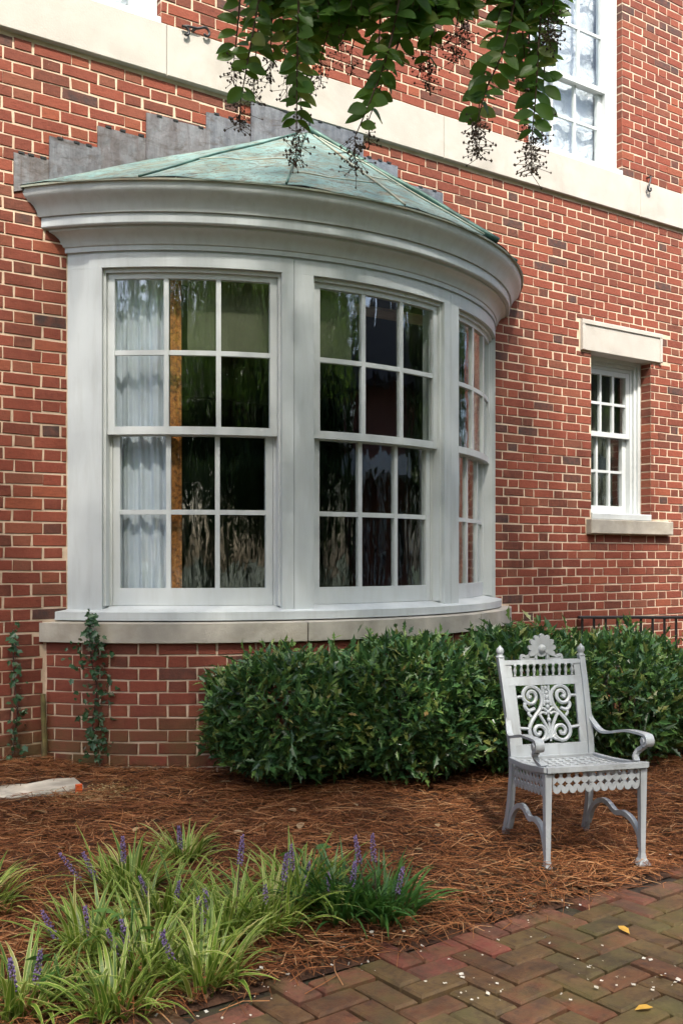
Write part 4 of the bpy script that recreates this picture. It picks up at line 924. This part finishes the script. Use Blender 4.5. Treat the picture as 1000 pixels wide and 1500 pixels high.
# soil strip with crumbs between lilyturf and path
strewn('leaf_litter', 1400, .6, 3.2, EDGE - .02, EDGE + .35, .02, .06, .007, mat_leaf('litter', [(0, (.05, .03, .02)), (.6, (.10, .06, .035)), (1, (.2, .13, .07))], .9, .05, .1), .01, 12, label='dark leaf litter along the path edge', cat='leaf litter')
# white petals fallen on the path
n = 520; rs = np.random.default_rng(3); pc = np.stack([rs.uniform(.8, 5.2, 60), EDGE + .1 - rs.random(60) ** 1.3 * 1.25], 1)[rs.integers(0, 60, n)] + rs.normal(0, .09, (n, 2)); x, y = pc[:, 0], np.minimum(pc[:, 1], EDGE + .12); z = np.where(y > EDGE, .03, .004) + rs.random(n) * .004
P = np.stack([x, y, z], 1); D = rs.normal(size=(n, 3)) * np.array([1, 1, .15]); X, Y, Z = frames(D, np.array([0, 0, 1.]) + rs.normal(0, .35, (n, 3)))
tv = np.array([(-.5, -.3, 0), (0, -.5, .25), (.5, -.25, .1), (.45, .35, .2), (-.05, .5, .05), (-.5, .3, .25)]); tf = np.array([(0, 1, 2), (0, 2, 3), (0, 3, 4), (0, 4, 5)])
V, Fc = batch(tv, tf, P, X, Y, Z, rs.uniform(.15, 1, n) ** 2 * .013 + .003); np_mesh('petals', V, Fc, PETAL, kind='stuff', label='tiny white petals scattered over the path bricks', cat='petals')
def fallen(px, py, sz, mat, label, group, seed, name='fallen_leaf'):
    rs = random.Random(seed); b = on_bed(px, py); b.z = (bed_h(b.x, b.y) + .030) if b.y > EDGE else .006
    tv, tf = LEAF_OVAL; V = [(p[0] - .5, p[1] * 1.15, p[2] * 1.6 + .12 * (p[0] - .5) ** 2 + .01) for p in tv]
    me = bpy.data.meshes.new(name); me.from_pydata([tuple(c * sz for c in v) for v in V], [], [tuple(int(i) for i in f) for f in tf]); me.materials.append(mat); me.update()
    o = bpy.data.objects.new(name, me); o.location = b; o.rotation_euler = (rs.gauss(0, .12), rs.gauss(0, .12), rs.uniform(0, 6.3)); link(o, label=label, cat='leaf', group=group)
fallen(913, 1364, .05, YELL, 'yellow fallen leaf on the path bricks close to the armchair', 'yellow leaves on the path', 1); fallen(942, 1480, .055, YELL, 'largest yellow fallen leaf, well out on the path bricks', 'yellow leaves on the path', 4); fallen(968, 1432, .035, YELL, 'tiny yellow fallen leaf between two larger ones on the path', 'yellow leaves on the path', 8)
for i, (x, y) in enumerate([(428, 1195), (440, 1222), (350, 1232), (232, 1118), (640, 1215), (300, 1180), (560, 1205), (690, 1230), (200, 1230), (480, 1240), (90, 1260), (330, 1150), (610, 1255), (720, 1275), (60, 1200), (520, 1190)]):
    fallen(x, y, rnd.uniform(.04, .075), DRY, 'curled tan dry leaf lying on the pine straw', 'dry leaves on the pine straw', 20 + i)

# ------------------------------------------------------------------ crape myrtle reaching over from beside the path
tree = empty('crape_myrtle', (-1.75, -2.0, bed_z(0, -2.0)), label='crape myrtle whose leafy seeded branches hang over the bow roof', cat='tree')
ti = Matrix.Translation(tree.location).inverted()
def tfin(m, name, mat, **kw): o = m.build(name, mat, tree, **kw); o.matrix_parent_inverse = ti; return o
T = Vector(tree.location); limbs = []
for k, (tx, ty, tz) in enumerate([(1.2, -3.3, 4.3), (.6, -2.2, 5.2), (-1.2, -2.6, 5.4), (2.6, -2.7, 5.3)]):
    e_ = Vector((tx, ty, tz)); a_ = T + Vector((.07 * math.cos(k * 1.7), .07 * math.sin(k * 1.7), -.05)); md = a_.lerp(e_, .5) + Vector((-.25, .05, .5))
    pts = cr([a_, a_.lerp(md, .5) + Vector((-.05, 0, .1)), md, e_], 6); m = MB(); m.tube(pts, [.055 - .038 * i / len(pts) for i in range(len(pts))], 9); tfin(m, 'trunk', BARK, smooth=True); limbs.append(pts)
tw = MB(); LP, LD, LN, LS = [], [], [], []; SPt, SSz = [], []
hub = [at_depth(560, -150, 3.15), at_depth(430, -130, 3.1), at_depth(760, -140, 3.2), at_depth(650, -160, 3.1)]
for h_ in hub: tw.tube(cr([limbs[0][-1], limbs[0][-1].lerp(h_, .5) + Vector((0, 0, .25)), h_], 6), [.016 - .0007 * i for i in range(13)], 6)
tw.tube(cr([limbs[3][-1], limbs[3][-1].lerp(hub[2], .5) + Vector((0, 0, .1)), hub[2]], 6), .012, 6)
def spray(pp, Z0, Z1, leaf=.06, seeds=0, step=.027, seedspread=.05, lw=1.0):
    pts = cr([at_depth(x, y, Z0 + (Z1 - Z0) * i / (len(pp) - 1)) for i, (x, y) in enumerate(pp)], 10); tot = 0; acc = 0; s_ = 1
    tw.tube(pts, [.0045 - .003 * i / len(pts) for i in range(len(pts))], 5)
    L = sum((pts[i + 1] - pts[i]).length for i in range(len(pts) - 1))
    for i in range(len(pts) - 1):
        dv = pts[i + 1] - pts[i]; tot += dv.length; acc += dv.length
        while acc > step:
            acc -= step
            for s_ in (-1, 1):
                if rnd.random() < .1: continue
                side = Vector((CP, -SP, 0)) * s_ * rnd.uniform(.6, 1) + Vector((SP, CP, 0)) * rnd.gauss(0, .45) + dv.normalized() * rnd.uniform(.05, .6) + Vector((0, 0, rnd.gauss(0, .2)))
                LP.append(pts[i] + Vector((rnd.gauss(0, .004),) * 3)); LD.append(side); LN.append(Vector((rnd.gauss(0, .3) - 1.1 * SP, rnd.gauss(0, .3) - 1.1 * CP, .45 + rnd.gauss(0, .3)))); LS.append(leaf * rnd.uniform(.75, 1.2) * lw)
    e_ = pts[-1]
    seeds = int(seeds * 1.9)
    for k in range(seeds):
        ax = e_ + Vector((rnd.gauss(0, .006), rnd.gauss(0, .006), -seedspread * 2.0 * (k / max(1, seeds)))); q = ax + Vector((rnd.gauss(0, seedspread * .42), rnd.gauss(0, seedspread * .42), rnd.gauss(-.008, seedspread * .22)))
        SPt.append(q); SSz.append(rnd.uniform(.0028, .0052)); tw.tube([ax, q], .0009, 3, cap=False)
    if seeds: tw.tube([e_, e_ + Vector((0, 0, -seedspread * 2))], .0014, 4)
D1 = 3.05
for pp, seeds, z_ in [([(395, -90), (372, 40), (352, 150)], 26, 3.0), ([(440, -80), (436, 60), (434, 190)], 40, 2.95), ([(600, -90), (572, 60), (545, 140), (520, 200)], 40, 3.0), ([(640, -70), (632, 40), (628, 95)], 26, 3.2),
                      ([(770, -90), (740, 60), (712, 130), (698, 180)], 48, 2.95), ([(800, -80), (788, 70), (784, 140), (778, 205)], 54, 3.0), ([(400, -80), (398, 30), (396, 80)], 24, 3.15), ([(500, -80), (486, 20), (470, 85)], 22, 3.2),
                      ([(668, -80), (672, 0), (668, 40)], 40, 3.1), ([(545, -90), (556, 20), (552, 90)], 14, 3.25), ([(590, -80), (600, 0), (616, 70)], 20, 3.3), ([(815, -80), (812, -10), (806, 20)], 44, 2.95), ([(530, -90), (522, 0), (500, 60)], 8, 3.05),
                      ([(470, -80), (455, 0), (450, 100)], 22, 3.25), ([(420, -80), (415, 20), (420, 110)], 10, 3.3), ([(700, -80), (690, -20), (684, 20)], 16, 3.2), ([(740, -90), (752, 10), (756, 90)], 14, 3.2), ([(355, -60), (350, 20), (343, 85)], 20, 3.05), ([(452, -80), (448, 40), (440, 150)], 12, 3.1), ([(745, -90), (728, 40), (708, 110), (700, 165)], 18, 3.1), ([(812, -80), (800, 60), (792, 170)], 22, 3.1), ([(610, -80), (590, 40), (560, 120), (540, 175)], 12, 3.1), ([(385, -80), (380, 20), (372, 110)], 16, 3.1), ([(760, -80), (775, 60), (770, 165)], 12, 3.15), ([(580, -90), (540, 0), (515, 70)], 10, 3.15), ([(780, -90), (765, 20), (770, 110)], 10, 3.1)]:
    spray(pp, z_ - .05, z_, seeds=seeds, seedspread=.042 if seeds < 35 else .052)
for k in range(120):                           # the dense roof of foliage at the picture's top edge
    x = rnd.uniform(370, 800); x = x if not 695 < x < 735 else x + 50; l = rnd.uniform(20, 85) * (1.0 if 420 < x < 640 else .7)
    spray([(x + rnd.uniform(-30, 30), -120), (x + rnd.uniform(-10, 10), -40), (x, -25 + l)], rnd.uniform(2.95, 3.5), rnd.uniform(2.95, 3.5), seeds=0)
tfin(tw, 'branch', TWIG, smooth=True)
X, Y, Z = frames(np.array([tuple(v) for v in LD]), np.array([tuple(v) for v in LN])); S = np.array(LS)
V, Fc = batch(*LEAF_ROUND, np.array([tuple(v) for v in LP]), X, Y, Z, np.stack([S, S * 1.25, S * 1.3], 1)); o = np_mesh('hanging_foliage', V, Fc, MYRT, tree, kind='stuff', smooth=True); o.matrix_parent_inverse = ti
oc = np.array([(1, 0, 0), (-1, 0, 0), (0, 1, 0), (0, -1, 0), (0, 0, 1.25), (0, 0, -1.1)]); of = np.array([(0, 2, 4), (2, 1, 4), (1, 3, 4), (3, 0, 4), (2, 0, 5), (1, 2, 5), (3, 1, 5), (0, 3, 5)])
n = len(SPt); I3 = np.eye(3); V, Fc = batch(oc, of, np.array([tuple(v) for v in SPt]), np.tile(I3[0], (n, 1)), np.tile(I3[1], (n, 1)), np.tile(I3[2], (n, 1)), np.array(SSz)); o = np_mesh('seed_clusters', V, Fc, SEED, tree, kind='stuff', smooth=True); o.matrix_parent_inverse = ti
# unseen crown above the frame, shaped to shade bow but not upper wall
n = 56000; rs = np.random.default_rng(21); nc = 560; cl = np.stack([rs.uniform(-1.8, 6.0, nc), rs.uniform(-6.6, -2.0, nc), rs.uniform(3.4, 7.6, nc)], 1); cl = cl[cl[:, 2] < 3.0 + 1.6 * -cl[:, 1]]; nc = len(cl)
cc = cl[rs.integers(0, nc, n)]; P = cc + rs.normal(0, .26, (n, 3)); Zc = SP * P[:, 0] + CP * (P[:, 1] + CD); ok = (P[:, 2] > CH + .5624 * np.maximum(Zc, .2) + .12) & (P[:, 2] > 2.9); P = P[ok]; n = len(P)
X, Y, Z = frames(rs.normal(0, 1, (n, 3)) + np.array([0, 0, -.4]), rs.normal(0, .6, (n, 3)) + np.array([0, 0, 1.])); S = rs.uniform(.05, .085, n); V, Fc = batch(*LEAF_OVAL, P, X, Y, Z, np.stack([S, S * 1.2, S], 1)); o = np_mesh('crown', V, Fc, MYRT, tree, kind='stuff'); o.matrix_parent_inverse = ti

# ------------------------------------------------------------------ trees and a house across the garden, behind the camera (mirrored in the panes)
def big_tree(x, y, h, rx, label, seed, n=8000):
    rs = np.random.default_rng(seed); root = empty('shade_tree', (x, y, -.03), label=label, cat='tree', group='shade trees across the garden'); m = MB()
    m.tube(cr([(0, 0, -.1), (.1, .05, h * .25), (-.05, .1, h * .5), (0, 0, h * .85)], 6), [.28 - .012 * i for i in range(19)], 10)
    for k in range(8):
        a = k * 2.4; z0 = h * (.3 + .05 * k); m.tube(cr([(0, 0, z0), (rx * .4 * math.cos(a), rx * .4 * math.sin(a), z0 + h * .12), (rx * .8 * math.cos(a), rx * .8 * math.sin(a), z0 + h * .18)], 5), [.11 - .009 * i for i in range(11)], 7)
    m.build('trunk', BARK, root, smooth=True)
    c = rs.normal(size=(70, 3)); c = nrm(c) * rs.uniform(.3, 1, (70, 1)) * np.array([rx, rx, h * .42]) + np.array([0, 0, h * .54]); P = c[rs.integers(0, 70, n)] + rs.normal(0, .45, (n, 3))
    X, Y, Z = frames(rs.normal(0, 1, (n, 3)), rs.normal(0, .6, (n, 3)) + np.array([0, 0, 1.])); V, Fc = batch(*LEAF_OVAL, P, X, Y, Z, rs.uniform(.22, .44, n)); np_mesh('crown', V, Fc, TREEL, root, kind='stuff')
big_tree(-8.5, -13, 8, 3.0, 'broad shade tree across the garden from the curtained sash', 1); big_tree(-4.0, -16, 9.5, 3.2, 'tall shade tree across the garden between two broad ones', 2)
big_tree(1.5, -15, 8, 3.0, 'shade tree straight across the garden from the bow', 3); big_tree(7.0, -14.5, 8.5, 2.7, 'shade tree beside the columned brick house', 4); big_tree(-13, -10, 8.5, 3.2, 'shade tree standing off past the end of the lawn', 5)
for i, (x, y, h, r_, lb) in enumerate([(-10.5, -15.5, 10, 3.4, 'taller shade tree behind the broad one across the garden'), (-1.2, -19, 10, 3.6, 'far shade tree seen between two nearer ones across the garden'), (4.6, -19, 10.5, 3.6, 'far tall shade tree on the columned house side of the garden'), (-6.5, -20, 11, 3.8, 'tallest shade tree at the back of the garden'), (-15.5, -14.5, 10, 3.6, 'outermost shade tree at the garden corner'), (9.8, -18.0, 11, 3.4, 'shade tree rising behind the columned house roof'), (19.5, -9.5, 10, 3.4, 'shade tree on the far flank of the columned house'), (14.5, -2.6, 8, 2.6, 'added shade tree past the end of the brick wall'), (18.5, -4.0, 9, 3.0, 'added shade tree behind the one at the end of the brick wall')]): big_tree(x, y, h, r_, lb, 30 + i)  # last two trees are added to block sky reflected in the bow's right window
nh = empty('columned_house', (14.5, -12.5, -.03), rad(38), label='brick house with white columned porch across the garden', cat='house')
m = MB(); m.box(-4.5, 4.5, -4, 0, 0, 5.2); m.build('wall', NWALL, nh)
m = MB(); m.prism([(-5, 5.2), (5, 5.2), (0, 7.6)], -4.3, .9); m.build('roof', ROOFM, nh)
m = MB(); m.box(-4.7, 4.7, .05, 1.7, 3.1, 3.55); m.build('porch_beam', WHITE, nh)
m = MB(); m.box(-4.7, 4.7, .01, 1.8, 0, .25); m.build('porch_floor', STONE, nh)
for k in range(5): m = MB(); m.lathe([(.2, 0), (.2, .1), (.15, .14), (.14, 2.6), (.18, 2.7), (.2, 2.85)], (-4.2 + 2.1 * k, 1.5, .25), 14); m.build('column', WHITE, nh, smooth=40)
for k in range(3):
    m = MB(); m.box(-3.4 + 2.9 * k, -2.3 + 2.9 * k, -.02, .03, .9, 2.5); f = m.build('window', WHITE, nh)
    m = MB(); m.box(-3.3 + 2.9 * k, -2.4 + 2.9 * k, .02, .04, 1.0, 2.4); m.build('pane', DARKG, f)

def added_far_hedge(x, y, rz, label, seed):  # unseen hedge, added to darken what the lower panes reflect
    rs = np.random.default_rng(seed); root = empty('added_hedge', (x, y, -.03), rz, label=label, cat='hedge', group='added hedges across the garden, darkening the pane reflections'); n = 3800
    U = rs.uniform(-1, 1, (n, 3)); U = U / np.abs(U).max(1, keepdims=True); P = U * (1 - np.abs(rs.normal(0, .07, (n, 1)))) * np.array([3.6, .6, 1.6]) + np.array([0, 0, 1.55]); P = P[P[:, 2] > 0]; n = len(P)
    X, Y, Z = frames(rs.normal(0, 1, (n, 3)), rs.normal(0, .6, (n, 3)) + np.array([0, 0, 1.])); V, Fc = batch(*LEAF_OVAL, P, X, Y, Z, rs.uniform(.12, .26, n)); np_mesh('foliage', V, Fc, TREEL, root, kind='stuff')
    m = MB()
    for k in range(9): m.tube([(-3 + .75 * k, 0, -.1), (-3 + .75 * k + .1, .05, 1.9)], [.03, .012], 6)
    m.build('stem', BARK, root)
for i, (x, y, a, lb) in enumerate([(-11.5, -10.0, 50, 'added clipped hedge past the end of the lawn'), (-6.8, -12.2, 12, 'added clipped hedge under the broad shade tree'), (-.3, -12.8, 0, 'added clipped hedge straight across the lawn from the bow'), (6.2, -12.3, -5, 'added clipped hedge running towards the columned house')]): added_far_hedge(x, y, rad(a), lb, 60 + i)
